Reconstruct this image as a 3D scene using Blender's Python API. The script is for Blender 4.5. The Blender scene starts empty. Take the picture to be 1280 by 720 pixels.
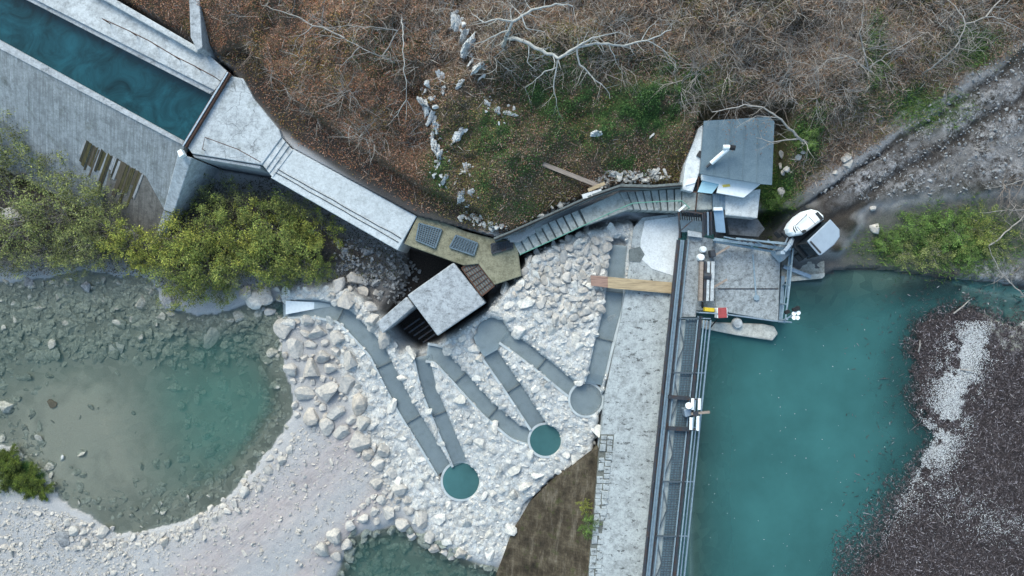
import bpy, math, random
import numpy as np
from mathutils import Vector, Matrix
from math import radians, pi, sin, cos
random.seed(7); rng = np.random.default_rng(7)
S = bpy.context.scene
COL = S.collection
H = 46.0          # height of the drone above the reservoir's water (z = 0)
SC = 0.05         # metres per photo pixel at z = 0

# ------------------------------------------------------------------ camera, sky, sun, exposure
cam = bpy.data.objects.new('camera', bpy.data.cameras.new('camera'))
COL.objects.link(cam); S.camera = cam
cam.location = (0, 0, H); cam.rotation_euler = (0, 0, 0)
cam.data.sensor_width = 36; cam.data.lens = 18 * H / 32.0
cam.data.clip_end = 2000
SUN_EL, SUN_AZ = 43, 338          # azimuth clockwise from north (+Y)
W = bpy.data.worlds.new('World'); S.world = W; W.use_nodes = True
nt = W.node_tree; bg = nt.nodes['Background']
sky = nt.nodes.new('ShaderNodeTexSky'); sky.sky_type = 'NISHITA'; sky.sun_disc = False
sky.sun_elevation = radians(SUN_EL); sky.sun_rotation = radians(SUN_AZ)
sky.dust_density = 2.0; sky.air_density = 1.0; sky.ozone_density = 0.35
tint = nt.nodes.new('ShaderNodeMix'); tint.data_type = 'RGBA'; tint.blend_type = 'MULTIPLY'; tint.inputs[0].default_value = 1; tint.inputs[7].default_value = (.86, 1.0, .95, 1)
nt.links.new(sky.outputs[0], tint.inputs[6]); nt.links.new(tint.outputs[2], bg.inputs[0]); bg.inputs[1].default_value = 0.15
sl = bpy.data.lights.new('sun', 'SUN'); sl.energy = 1.25; sl.angle = radians(38); sl.color = (1, .98, .93)
so = bpy.data.objects.new('sun', sl); COL.objects.link(so)
_d = Vector((sin(radians(SUN_AZ)) * cos(radians(SUN_EL)), cos(radians(SUN_AZ)) * cos(radians(SUN_EL)), sin(radians(SUN_EL))))
so.rotation_euler = (-_d).to_track_quat('-Z', 'Y').to_euler(); so.location = _d * 60
S.view_settings.view_transform = 'Standard'; S.view_settings.look = 'None'
S.view_settings.gamma = 1; S.view_settings.use_curve_mapping = False
S.view_settings.exposure = 1.04
S.cycles.max_bounces = 6; S.cycles.transparent_max_bounces = 12

# ------------------------------------------------------------------ numeric helpers
def P(px, py, z=0.0):
    """the point at height z that the photo shows at (px, py) of 1280 x 720"""
    k = SC * (H - z) / H
    return ((px - 640) * k, (360 - py) * k, z)
def WP(poly, z=0.0):
    if callable(z): return [P(x, y, z(x, y))[:2] for x, y in poly]
    return [P(x, y, z)[:2] for x, y in poly]
def vnoise(x, y, seed=0):
    xi = np.floor(x).astype(np.int64); yi = np.floor(y).astype(np.int64)
    xf = x - xi; yf = y - yi
    u = xf * xf * (3 - 2 * xf); v = yf * yf * (3 - 2 * yf)
    def h(a, b):
        n = (a * 374761393 + b * 668265263 + seed * 974634777) & 0x7fffffff
        n = ((n ^ (n >> 13)) * 1274126177) & 0x7fffffff
        n = n ^ (n >> 16)
        return (n & 0xffff) / 65535.0
    return (h(xi, yi) * (1 - u) + h(xi + 1, yi) * u) * (1 - v) + (h(xi, yi + 1) * (1 - u) + h(xi + 1, yi + 1) * u) * v
def fbm(x, y, seed=0, o=4):
    r = 0; a = .5; t = 0
    for i in range(o):
        r = r + a * vnoise(x, y, seed + i * 17); t += a; a *= .5; x = x * 2.03 + 7.1; y = y * 2.03 + 3.7
    return r / t * 2 - 1
def sdf(poly, X, Y):
    """signed distance to a polygon, positive inside"""
    d = np.full(X.shape, 1e18); ins = np.zeros(X.shape, bool)
    n = len(poly)
    for i in range(n):
        ax, ay = poly[i]; bx, by = poly[(i + 1) % n]
        ex, ey = bx - ax, by - ay; L = ex * ex + ey * ey + 1e-12
        wx, wy = X - ax, Y - ay
        t = np.clip((wx * ex + wy * ey) / L, 0, 1)
        d = np.minimum(d, (wx - ex * t) ** 2 + (wy - ey * t) ** 2)
        c = (ay > Y) != (by > Y)
        xc = ax + (Y - ay) / (ey if abs(ey) > 1e-12 else 1e-12) * ex
        ins ^= c & (X < xc)
    d = np.sqrt(d)
    return np.where(ins, d, -d)
def pdist(line, X, Y):
    d = np.full(X.shape, 1e18)
    for (ax, ay), (bx, by) in zip(line[:-1], line[1:]):
        ex, ey = bx - ax, by - ay; L = ex * ex + ey * ey + 1e-12
        wx, wy = X - ax, Y - ay; t = np.clip((wx * ex + wy * ey) / L, 0, 1)
        d = np.minimum(d, (wx - ex * t) ** 2 + (wy - ey * t) ** 2)
    return np.sqrt(d)
def sst(a, b, x):
    t = np.clip((x - a) / (b - a), 0, 1); return t * t * (3 - 2 * t)

# ------------------------------------------------------------------ scene-graph helpers
def tag(o, label=None, cat=None, group=None, kind=None):
    if label: o['label'] = label
    if cat: o['category'] = cat
    if group: o['group'] = group
    if kind: o['kind'] = kind
    return o
ORG = {}
def thing(name, loc, label, cat, group=None):
    o = bpy.data.objects.new(name, None); COL.objects.link(o); o.location = loc
    o.empty_display_size = .2
    ORG[o] = Vector(loc)
    return tag(o, label, cat, group)
def link(name, me, m=None, parent=None, loc=(0, 0, 0)):
    """link mesh me (already relative to world point loc) under parent"""
    o = bpy.data.objects.new(name, me); COL.objects.link(o)
    if m is not None and not me.materials: me.materials.append(m)
    ORG[o] = Vector(loc)
    if parent is not None:
        o.parent = parent; o.location = Vector(loc) - ORG[parent]
    else: o.location = loc
    return o
def np_mesh(name, V, F, smooth=False, attrs=None):
    V = np.asarray(V, np.float32); F = np.asarray(F, np.int32); k = F.shape[1]
    me = bpy.data.meshes.new(name)
    me.vertices.add(len(V)); me.vertices.foreach_set('co', V.ravel())
    me.loops.add(F.size); me.loops.foreach_set('vertex_index', F.ravel())
    me.polygons.add(len(F)); me.polygons.foreach_set('loop_start', np.arange(0, F.size, k, dtype=np.int32))
    me.polygons.foreach_set('use_smooth', np.full(len(F), smooth))
    me.update(calc_edges=True)
    for an, (t, arr) in (attrs or {}).items():
        a = me.attributes.new(an, t, 'POINT')
        a.data.foreach_set('color' if t == 'FLOAT_COLOR' else 'value', np.asarray(arr, np.float32).ravel())
    return me
class MB:
    """collects boxes, bars, prisms and tubes in world space; build() links them as ONE mesh object"""
    def __init__(s): s.v = []; s.f = []
    def add(s, vs, fs):
        n = len(s.v); s.v += [tuple(map(float, v)) for v in vs]; s.f += [tuple(n + i for i in f) for f in fs]; return s
    def prism(s, top, zb):
        """top: list of (x,y,z) ring; zb: bottom height or list"""
        n = len(top); zb = [zb] * n if not hasattr(zb, '__len__') else zb
        a = sum(top[i][0] * top[(i + 1) % n][1] - top[(i + 1) % n][0] * top[i][1] for i in range(n))
        if a < 0: top = top[::-1]; zb = list(zb)[::-1]
        vs = list(top) + [(t[0], t[1], b) for t, b in zip(top, zb)]
        fs = [tuple(range(n)), tuple(range(2 * n - 1, n - 1, -1))]
        for i in range(n):
            j = (i + 1) % n; fs.append((i, n + i, n + j, j))
        return s.add(vs, fs)
    def pp(s, poly, zt, zb):
        """prism from photo pixels at top height zt (number or list)"""
        zt = [zt] * len(poly) if not hasattr(zt, '__len__') else zt
        return s.prism([P(x, y, z) for (x, y), z in zip(poly, zt)], zb)
    def bar(s, a, b, w, h, up=(0, 0, 1)):
        a = Vector(a); b = Vector(b); d = (b - a).normalized(); u = Vector(up)
        if abs(d.dot(u)) > .99: u = Vector((1, 0, 0))
        r = d.cross(u).normalized() * w / 2; t = r.cross(d).normalized() * h / 2
        vs = [a - r - t, a + r - t, a + r + t, a - r + t, b - r - t, b + r - t, b + r + t, b - r + t]
        return s.add(vs, [(0, 1, 2, 3), (7, 6, 5, 4), (0, 4, 5, 1), (1, 5, 6, 2), (2, 6, 7, 3), (3, 7, 4, 0)])
    def box(s, c, sx, sy, sz, rz=0, tilt=0):
        ca, sa = cos(rz), sin(rz); vs = []
        for dz in (-.5, .5):
            for dx, dy in ((-.5, -.5), (.5, -.5), (.5, .5), (-.5, .5)):
                x, y = dx * sx, dy * sy
                vs.append((c[0] + x * ca - y * sa, c[1] + x * sa + y * ca, c[2] + dz * sz + x * tilt))
        return s.add(vs, [(3, 2, 1, 0), (4, 5, 6, 7), (0, 1, 5, 4), (1, 2, 6, 5), (2, 3, 7, 6), (3, 0, 4, 7)])
    def tube(s, pts, r, n=6, cap=True):
        pts = [Vector(p) for p in pts]; rs = r if hasattr(r, '__len__') else [r] * len(pts)
        rings = []; 
        for i, p in enumerate(pts):
            d = (pts[min(i + 1, len(pts) - 1)] - pts[max(i - 1, 0)])
            d = d.normalized() if d.length > 1e-9 else Vector((0, 0, 1))
            u = Vector((0, 0, 1)) if abs(d.z) < .9 else Vector((1, 0, 0))
            a = d.cross(u).normalized(); b = d.cross(a)
            rings.append([p + (a * cos(2 * pi * k / n) + b * sin(2 * pi * k / n)) * rs[i] for k in range(n)])
        vs = [v for q in rings for v in q]; fs = []
        for i in range(len(pts) - 1):
            for k in range(n):
                fs.append((i * n + k, i * n + (k + 1) % n, (i + 1) * n + (k + 1) % n, (i + 1) * n + k))
        if cap: fs += [tuple(range(n - 1, -1, -1)), tuple(range((len(pts) - 1) * n, len(pts) * n))]
        return s.add(vs, fs)
    def cyl(s, c, r, h, n=20, r2=None):
        return s.tube([c, (c[0], c[1], c[2] + h)], [r, r if r2 is None else r2], n)
    def build(s, name, m, parent=None, smooth=False, bevel=0, origin=None):
        V = np.array(s.v); 
        if origin is None: origin = (float((V[:, 0].min() + V[:, 0].max()) / 2), float((V[:, 1].min() + V[:, 1].max()) / 2), float(V[:, 2].min()))
        me = bpy.data.meshes.new(name)
        me.from_pydata((V - np.array(origin)).tolist(), [], s.f); me.update()
        if smooth: me.polygons.foreach_set('use_smooth', [True] * len(me.polygons))
        o = link(name, me, m, parent, origin)
        if bevel:
            b = o.modifiers.new('bevel', 'BEVEL'); b.width = bevel; b.segments = 2; b.limit_method = 'ANGLE'; b.angle_limit = radians(40)
        return o
def base(*pts, z=None):
    xs = [p[0] for p in pts]; ys = [p[1] for p in pts]
    return (sum(xs) / len(xs), sum(ys) / len(ys), min(p[2] for p in pts) if z is None else z)

# ------------------------------------------------------------------ materials
class NT:
    def __init__(s, name):
        s.m = bpy.data.materials.new(name); s.m.use_nodes = True; s.t = s.m.node_tree
        s.b = s.t.nodes['Principled BSDF']; s.o = s.t.nodes['Material Output']; s.b.inputs['Specular IOR Level'].default_value = .25
    def n(s, t, **k):
        x = s.t.nodes.new(t)
        for a, v in k.items(): setattr(x, a, v)
        return x
    def l(s, a, b): s.t.links.new(a, b); return s
    def pos(s): return s.n('ShaderNodeNewGeometry').outputs['Position']
    def obj(s): return s.n('ShaderNodeTexCoord').outputs['Object']
    def map(s, vec, scale=(1, 1, 1), rot=(0, 0, 0)):
        m = s.n('ShaderNodeMapping', vector_type='TEXTURE'); s.l(vec, m.inputs[0]); m.inputs['Scale'].default_value = tuple(1 / q for q in scale); m.inputs['Rotation'].default_value = rot; return m.outputs[0]
    def noise(s, vec, sc, det=4, rough=.55, dist=0):
        x = s.n('ShaderNodeTexNoise'); s.l(vec, x.inputs['Vector']); x.inputs['Scale'].default_value = sc
        x.inputs['Detail'].default_value = det; x.inputs['Roughness'].default_value = rough; x.inputs['Distortion'].default_value = dist; return x.outputs['Fac']
    def vor(s, vec, sc, feature='F1', out='Distance', rnd=1):
        x = s.n('ShaderNodeTexVoronoi', feature=feature); s.l(vec, x.inputs['Vector']); x.inputs['Scale'].default_value = sc; x.inputs['Randomness'].default_value = rnd; return x.outputs[out]
    def ramp(s, fac, stops):
        x = s.n('ShaderNodeValToRGB'); s.l(fac, x.inputs[0]); e = x.color_ramp.elements
        while len(e) < len(stops): e.new(.5)
        for q, (p, c) in zip(e, stops):
            q.position = p; q.color = (c, c, c, 1) if not hasattr(c, '__len__') else (*c, 1)
        return x.outputs[0]
    def mix(s, fac, a, b, mode='MIX'):
        x = s.n('ShaderNodeMix', data_type='RGBA', blend_type=mode)
        for v, i in ((fac, x.inputs[0]), (a, x.inputs[6]), (b, x.inputs[7])):
            if hasattr(v, 'is_linked') or hasattr(v, 'links'): s.l(v, i)
            elif hasattr(v, '__len__'): i.default_value = (*v, 1)
            else: i.default_value = v if i == x.inputs[0] else (v, v, v, 1)
        return x.outputs[2]
    def math(s, op, a, b=0):
        x = s.n('ShaderNodeMath', operation=op)
        for v, i in ((a, x.inputs[0]), (b, x.inputs[1])):
            if hasattr(v, 'links'): s.l(v, i)
            else: i.default_value = v
        return x.outputs[0]
    def attr(s, name, out='Color'):
        x = s.n('ShaderNodeAttribute'); x.attribute_name = name; return x.outputs[out]
    def bump(s, h, strength=.4, dist=.05):
        x = s.n('ShaderNodeBump'); s.l(h, x.inputs['Height']); x.inputs['Strength'].default_value = strength; x.inputs['Distance'].default_value = dist
        s.l(x.outputs[0], s.b.inputs['Normal']); return s
    def fin(s, col, rough=.85, metal=0):
        i = s.b.inputs
        if hasattr(col, 'links'): s.l(col, i['Base Color'])
        else: i['Base Color'].default_value = (*col, 1)
        if hasattr(rough, 'links'): s.l(rough, i['Roughness'])
        else: i['Roughness'].default_value = rough
        i['Metallic'].default_value = metal; return s.m
def mul(c, k): return tuple(x * k for x in c)
def concrete(name, col, dark=.45, blot=.5, cracks=0, streak=None, moss=0, spots=0, sc=1.0):
    t = NT(name); p = t.pos()
    a = t.noise(p, .55 * sc, 6, .65); c = t.ramp(a, [(.3, mul(col, 1 - blot * .55)), (.5, col), (.72, mul(col, 1.16))])
    b = t.noise(p, 9 * sc, 5, .7); c = t.mix(.55, c, t.ramp(b, [(.28, mul(col, .5)), (.5, col), (.75, mul(col, 1.2))]))
    dN = t.noise(p, 2.1 * sc, 9, .78); c = t.mix(t.ramp(dN, [(.46, 0), (.64, min(1, blot * 1.5))]), c, mul(col, .42))
    d2 = t.noise(p, 5.5 * sc, 9, .8); c = t.mix(t.ramp(d2, [(.5, 0), (.66, min(1, blot * 1.3))]), c, mul(col, .4))
    lN = t.noise(t.map(p, (1, 1, 1), (0, 0, 1)), 1.3 * sc, 8, .75); c = t.mix(t.ramp(lN, [(.52, 0), (.7, blot * .9)]), c, tuple(min(.8, x * 1.3) for x in col))
    sN = t.noise(p, 26 * sc, 3, .6); c = t.mix(t.ramp(sN, [(.62, 0), (.70, .6)]), c, mul(col, .25))
    if streak:
        q = t.map(p, (7.5, .30, .30), (0, 0, -streak)); sN = t.noise(q, 1.0, 8, .75)
        c = t.mix(t.ramp(sN, [(.38, 0), (.66, .85)]), c, mul(col, dark))
        s2 = t.noise(t.map(p, (14, .5, .5), (0, 0, -streak)), 1.0, 8, .8); c = t.mix(t.ramp(s2, [(.52, 0), (.66, .7)]), c, mul(col, dark * .6)); c = t.mix(t.ramp(s2, [(.3, .5), (.42, 0)]), c, tuple(min(.75, x * 1.35) for x in col))
    if cracks:
        wv = t.n('ShaderNodeVectorMath', operation='ADD'); t.l(p, wv.inputs[0])
        nn = t.n('ShaderNodeTexNoise'); t.l(p, nn.inputs[0]); nn.inputs['Scale'].default_value = 1.5
        sc2 = t.n('ShaderNodeVectorMath', operation='SCALE'); t.l(nn.outputs['Color'], sc2.inputs[0]); sc2.inputs['Scale'].default_value = .9
        t.l(sc2.outputs[0], wv.inputs[1])
        e = t.vor(wv.outputs[0], cracks, 'DISTANCE_TO_EDGE'); k = t.ramp(e, [(.0, .85), (.022, 0)])
        k = t.math('MULTIPLY', k, t.ramp(t.noise(p, .5, 2), [(.42, 0), (.55, 1)]))
        c = t.mix(k, c, mul(col, .25))
    if spots:
        sp = t.noise(t.map(p, (1, 1.6, 1)), 2.2 * sc, 8, .76); c = t.mix(t.ramp(sp, [(.565, 0), (.61, spots)]), c, mul(col, .16))
    if moss:
        mN = t.noise(p, .9, 7, .7); c = t.mix(t.ramp(mN, [(.55, 0), (.68, moss)]), c, (.05, .055, .022))
    t.bump(t.noise(p, 14, 6, .7), .35, .04)
    return t.fin(c, .9)
def plain(name, col, rough=.6, metal=0, var=.35, sc=6.0, rust=None):
    t = NT(name); p = t.pos(); a = t.noise(p, sc, 5, .65)
    c = t.ramp(a, [(.25, mul(col, 1 - var)), (.5, col), (.8, mul(col, 1 + var * .6))])
    if rust: c = t.mix(t.ramp(t.noise(p, 2.2, 6, .7), [(.5, 0), (.62, .8)]), c, rust)
    return t.fin(c, rough, metal)
def attrcol(name, rough=.85, jitter=0):
    t = NT(name); c = t.attr('col')
    return t.fin(c, rough)
# ------------------------------------------------------------------ plan of the site (photo pixels, lifted to their heights)
RIVER_Z = -4.2
def zramp(x, y): return float(np.clip(-1.0 + .01 * (x - 735) - .0094 * (y - 500), -3.9, -.6))
HILL = WP([(-900, -900), (2300, -900), (2300, -300), (1330, 40), (1200, 110), (1130, 160), (1060, 205), (985, 255), (955, 262), (870, 235), (770, 236), (700, 262), (645, 294), (600, 290), (520, 262), (370, 178), (350, 160), (292, 88), (258, 62), (140, -4), (-900, -560)], .3)
DITCH = WP([(300, 85), (360, 150), (440, 207), (520, 258), (585, 284)], 0)
RIVER = WP([(-900, 330), (0, 352), (60, 348), (100, 338), (140, 345), (190, 350), (208, 385), (245, 394), (290, 385), (312, 378), (356, 376), (356, 400), (352, 440), (366, 480), (368, 520), (345, 552), (318, 585), (290, 618), (262, 640), (215, 656), (150, 668), (100, 640), (72, 622), (60, 592), (20, 558), (-60, 550), (-900, 600)], RIVER_Z)
POOL2 = WP([(425, 700), (440, 668), (500, 655), (560, 688), (600, 705), (640, 712), (700, 800), (650, 900), (420, 900), (405, 760)], RIVER_Z)
RAMP_PX = [(352, 372), (362, 360), (420, 358), (448, 372), (480, 402), (500, 440), (525, 432), (548, 425), (608, 385), (648, 345), (660, 318), (735, 285), (790, 272), (803, 290), (792, 335), (770, 430), (752, 520), (742, 575), (690, 600), (655, 640), (632, 690), (610, 702), (575, 690), (535, 664), (495, 622), (470, 575), (448, 520), (430, 470), (418, 430), (410, 405), (352, 398)]
RAMP = WP(RAMP_PX, zramp)
RES = WP([(862, 300), (862, 1200), (2300, 1200), (2300, 420), (1300, 380), (1230, 362), (1190, 352), (1150, 342), (1110, 336), (1070, 333), (1035, 338), (1025, 352), (985, 350), (975, 330), (930, 320)], 0)
DEBRIS = WP([(1168, 392), (1205, 380), (1260, 392), (1400, 410), (2300, 470), (2300, 1200), (1050, 1200), (1070, 720), (1105, 665), (1140, 600), (1165, 545), (1142, 500), (1140, 440), (1150, 410)], 0)
TRACK = WP([(1000, 318), (985, 285), (1010, 245), (1060, 210), (1130, 160), (1200, 105), (1300, 40), (1500, -60), (1900, -200), (1900, 30), (1500, 130), (1290, 245), (1180, 255), (1090, 265), (1050, 320)], 1.0)
APRON = WP([(746, 570), (736, 760), (728, 1100), (600, 1100), (622, 716), (640, 664), (660, 632), (692, 604)], -3.2)
CHAN = {
 'A': ([(352, 386), (392, 385), (426, 391), (449, 414), (471, 438), (490, 477), (508, 511), (533, 551), (560, 596)], 21.5),
 'B': ([(527, 446), (536, 486), (556, 535), (577, 584)], 19),
 'C': ([(533, 441), (548, 443), (575, 472), (610, 511), (645, 541), (666, 547)], 19),
 'D': ([(611, 440), (640, 482), (673, 532)], 20),
 'E': ([(630, 420), (654, 437), (677, 455), (720, 490)], 18),
 'F': ([(774, 306), (767, 385), (754, 432), (740, 492)], 21),
}
POOLS = {'AB': (576, 602, 23.5), 'CD': (682, 551, 19.5), 'EF': (733, 500, 19.5)}
FAN = [(592, 422), (600, 404), (612, 397), (628, 400), (638, 415), (622, 437), (606, 446), (597, 436)]
CHW = {k: WP(v[0], zramp) for k, v in CHAN.items()}
POOLW = {k: (*P(v[0], v[1], zramp(v[0], v[1]))[:2], v[2] * SC * 1.05) for k, v in POOLS.items()}
FANW = WP(FAN, zramp)
BOXHOLE = WP([(500, 300), (575, 318), (612, 350), (612, 385), (548, 430), (520, 440), (498, 425), (470, 392), (498, 350)], -2.5)

# ------------------------------------------------------------------ height of the ground on a plan raster
ST = .125
gx = np.arange(-66, 66, ST); gy = np.arange(-46, 46, ST)
X, Y = np.meshgrid(gx, gy)
N1 = fbm(X * .35, Y * .35, 1); N2 = fbm(X * 1.3, Y * 1.3, 5); N3 = fbm(X * 3.1, Y * 3.1, 9, 3)
wob = N2 * .45 + N1 * .5
dR = sdf(RIVER, X, Y) + wob * .5; dP2 = sdf(POOL2, X, Y) + wob * .4
dHill = sdf(HILL, X, Y); dRamp = sdf(RAMP, X, Y) + N3 * .2; dRes = sdf(RES, X, Y); dDeb = sdf(DEBRIS, X, Y) + wob * .8
dTrack = sdf(TRACK, X, Y) + wob * .6; dApr = sdf(APRON, X, Y); dDitch = pdist(DITCH, X, Y)
Z = np.full(X.shape, -3.75) + N1 * .15 + N3 * .05
# left bank under the willows rises to the foot of the canal wall
bank = sdf(WP([(-900, 0), (0, 150), (190, 290), (250, 230), (340, 225), (500, 310), (505, 350), (420, 355), (310, 355), (210, 370), (190, 345), (-900, 340)], -4), X, Y)
Z += sst(-.6, 2.5, bank + wob * .5) * .9
deep = np.exp(-(((X - P(285, 0, -5)[0]) / 4.6) ** 2 + ((Y - P(0, 515, -5)[1]) / 5.0) ** 2))
bar = np.exp(-(((X - P(120, 0, -5)[0]) / 6.0) ** 2 + ((Y - P(0, 545, -5)[1]) / 4.5) ** 2))
up = np.exp(-(((X - P(60, 0, -5)[0]) / 9.0) ** 2 + ((Y - P(0, 470, -5)[1]) / 2.5) ** 2))
dep = np.clip(dR, 0, 9) * .045 + 1.9 * deep * sst(0, 2.5, dR) + .12 * up - .25 * bar
Zr = RIVER_Z - .08 - sst(0, 2.2, dR) * np.maximum(dep, .10) + N2 * .06
Z = np.where(dR > 0, Zr, Z + (RIVER_Z + .06 - Z) * np.exp(-np.clip(-dR, 0, 9) / .7))
Zp = RIVER_Z + .02 - sst(0, 1.2, dP2) * (.45 + np.clip(dP2, 0, 4) * .25) + N2 * .1
Z = np.where(dP2 > 0, Zp, np.where(dR > 0, Z, Z + (RIVER_Z + .06 - Z) * np.exp(-np.clip(-dP2, 0, 9) / .5)))
# fish-ramp mound
def unramp(Xa, Ya):
    z = np.full(Xa.shape, -2.0)
    for _ in range(4):
        k = SC * (H - z) / H; px = Xa / k + 640; py = 360 - Ya / k
        z = np.clip(-1.0 + .01 * (px - 735) - .0094 * (py - 500), -3.9, -.6)
    return z
ZR = unramp(X, Y)
Z = Z + (np.maximum(ZR, Z) - Z) * sst(-.55, .35, dRamp)
N4 = fbm(X * 6.5, Y * 6.5, 77, 3); Z += sst(0, .5, dRamp) * (N3 * .12 + N2 * .06 + N4 * .10)
Z = np.where(dApr > -.3, np.minimum(Z, -3.3), Z)
# pit beside the concrete block
hole = sdf(BOXHOLE, X, Y); Z = Z + (-4.7 - Z) * sst(-.2, .5, hole)
# everything on the reservoir's level
UPPER = WP([(636, 302), (700, 285), (790, 268), (812, 280), (800, 420), (785, 560), (770, 1200), (2300, 1200), (2300, -900), (955, 262), (770, 236)], 0)
dUp = sdf(UPPER, X, Y); wUp = sst(-.15, .15, dUp)
Z = Z + (-.9 - Z) * wUp
RSH = sdf(WP([(985, 250), (955, 262), (955, 300), (980, 350), (1030, 350), (1110, 345), (1200, 355), (2300, 440), (2300, -900), (1900, -300)], .3), X, Y)
Z = Z + (.25 + np.clip(RSH, 0, 3) * .12 + N2 * .12 - Z) * sst(-.3, .6, RSH)
shelf = np.exp(-(((X - P(1130, 0)[0]) / 5.0) ** 2 + ((Y - P(0, 345)[1]) / 2.3) ** 2))
Z = np.where(dRes > 0, np.maximum(-3.5, -.04 - np.clip(dRes, 0, 9) * .55 * (1 - .88 * shelf)) + N2 * .06, Z)
Z = np.where(dDeb > -4.5, np.maximum(Z, -2.6 + 2.0 * sst(-4.5, -.6, dDeb) + .68 * sst(-.9, .7, dDeb) + N2 * .07 + N3 * .05), Z)
# hillside
hillz = .35 + 6.5 * (1 - np.exp(-np.clip(dHill, 0, 60) / 9.0)) * (.8 + .3 * N1) + sst(1, 4, dHill) * (N1 * .5 + N2 * .35)
Z = Z + (hillz - Z) * sst(-.1, .35, dHill)
dt = np.clip(dDitch, 0, 9)
Z = Z - np.where(dHill > -.9, 4.2 * sst(1.35, .55, dt), 0)
Z = np.maximum(Z, np.where(dHill > -.5, 1.0 * sst(-3.5, -.3, dTrack), -99))
flat = sst(-.4, .9, dTrack)
Z = Z + (1.0 + N2 * .14 + N3 * .05 - Z) * flat
tdir = np.array([270, 175.]) / np.hypot(270, 175); tq = (X - P(1040, 0, 1)[0]) * tdir[1] - (Y - P(0, 270, 1)[1]) * tdir[0]
ruts = np.exp(-((tq - .2 + N1 * .5) / .35) ** 2) + np.exp(-((tq + 1.6 + N1 * .5) / .35) ** 2)
Z -= .16 * ruts * flat
hutpad = sdf(WP([(868, 140), (975, 140), (975, 300), (850, 300), (850, 235)], .4), X, Y)
Z = Z + (np.minimum(Z, .2) - Z) * sst(-.2, .2, hutpad)
pad = sdf(WP([(850, 262), (985, 262), (990, 350), (985, 430), (850, 430)], .3), X, Y)
Z = Z + (np.minimum(Z, -1.5) - Z) * sst(0, .3, pad)
# canal and its wall stand in a cutting
canal = sdf(WP([(-900, -330), (-200, -60), (0, 40), (250, 120), (300, 90), (370, 185), (525, 268), (640, 298), (650, 345), (610, 360), (500, 318), (335, 222), (240, 205), (200, 300), (-900, -50)], -1), X, Y)
Z = Z + (np.minimum(Z, -4.4) - Z) * sst(-.05, .15, canal - .25)
cov2 = sdf(WP([(-900, -620), (-200, -190), (45, -10), (145, -6), (258, 62), (292, 88), (268, 118), (232, 185), (0, 60), (-900, -350)], 0), X, Y)
Z = Z + (np.minimum(Z, -3.0) - Z) * sst(-.02, .2, cov2)
# trenches for the channels
tren = np.full(X.shape, 1e9)
for k, (pl, w) in CHAN.items(): tren = np.minimum(tren, pdist(CHW[k], X, Y) - w * SC * .5 * 1.04)
for c in POOLW.values(): tren = np.minimum(tren, np.hypot(X - c[0], Y - c[1]) - c[2])
tren = np.minimum(tren, -sdf(FANW, X, Y))
Z = Z - .75 * sst(.05, -.09, tren)

def samp(A, x, y):
    fx = np.clip((np.asarray(x, float) - gx[0]) / ST, 0, len(gx) - 2.001); fy = np.clip((np.asarray(y, float) - gy[0]) / ST, 0, len(gy) - 2.001)
    i = fx.astype(int); j = fy.astype(int); u = fx - i; v = fy - j
    return (A[j, i] * (1 - u) + A[j, i + 1] * u) * (1 - v) + (A[j + 1, i] * (1 - u) + A[j + 1, i + 1] * u) * v
def G(px, py, z0=0.0):
    """points of the ground seen at photo pixels"""
    px = np.asarray(px, float); py = np.asarray(py, float); z = np.full(px.shape, float(z0))
    for _ in range(12):
        k = SC * (H - z) / H; x = (px - 640) * k; y = (360 - py) * k
        z = .5 * z + .5 * samp(Z, x, y)
    return x, y, samp(Z, x, y)
def G1(px, py): x, y, z = G(np.array([px]), np.array([py])); return (float(x[0]), float(y[0]), float(z[0]))

# ------------------------------------------------------------------ what the ground is made of
wHill = sst(-.1, .4, dHill + N3 * .2) * (1 - flat)
green = np.zeros(X.shape); 
def blob(px, py, rx, ry, z, k=1.0):
    x, y, _ = P(px, py, z); return k * np.exp(-(((X - x) / (rx * SC)) ** 2 + ((Y - y) / (ry * SC)) ** 2))
GB = [(620, 170, 40, 45, 2.5, .5), (760, 150, 70, 40, 3, .6), (810, 125, 60, 40, 3.5, .9), (700, 110, 55, 45, 4, .8), (850, 100, 60, 30, 4, .8), (680, 170, 60, 30, 2.5, .45), (1110, 60, 16, 45, 4, 1.2), (1165, 130, 45, 22, 2, 1.2), (1240, 45, 35, 22, 3, 1.), (1008, 172, 22, 30, 1.8, 1.2), (968, 240, 25, 40, .6, 1.2), (1190, 300, 75, 38, .3, 1.3), (1120, 310, 50, 25, .2, .9), (640, 258, 40, 22, .8, .6), (790, 205, 35, 15, 1, .6), (600, 230, 20, 30, 1.3, .5), (550, 210, 18, 40, 1.5, .5), (660, 210, 60, 25, 1.5, .35), (480, 60, 40, 30, 4, .25), (30, 590, 35, 25, -4, 1.2), (735, 655, 14, 30, -.5, .5)]
for b in GB: green = np.maximum(green, blob(*b))
green = np.clip(green * (1.0 + N2 * .9 + N3 * .5), 0, 1)
mud = np.clip(flat * (.92 + .5 * N2 + .8 * ruts), 0, 1)
mud = np.maximum(mud, np.clip(bank * .5 + .2, 0, 1) * .95 * (dR < .1))
mud = np.maximum(mud, sst(1.15, .5, dt) * .9); mud = np.maximum(mud, sst(0, .4, hole))  # dark mud tone in ditch and pit also paints in their shade
mud = np.maximum(mud, sst(-.2, .3, sdf(WP([(425, 352), (440, 300), (505, 318), (515, 350), (480, 392), (452, 372)], -3.5), X, Y)) * .7)
mud = np.maximum(mud, sst(-.5, .5, RSH) * (1 - flat) * (1 - wHill) * .8)
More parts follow.
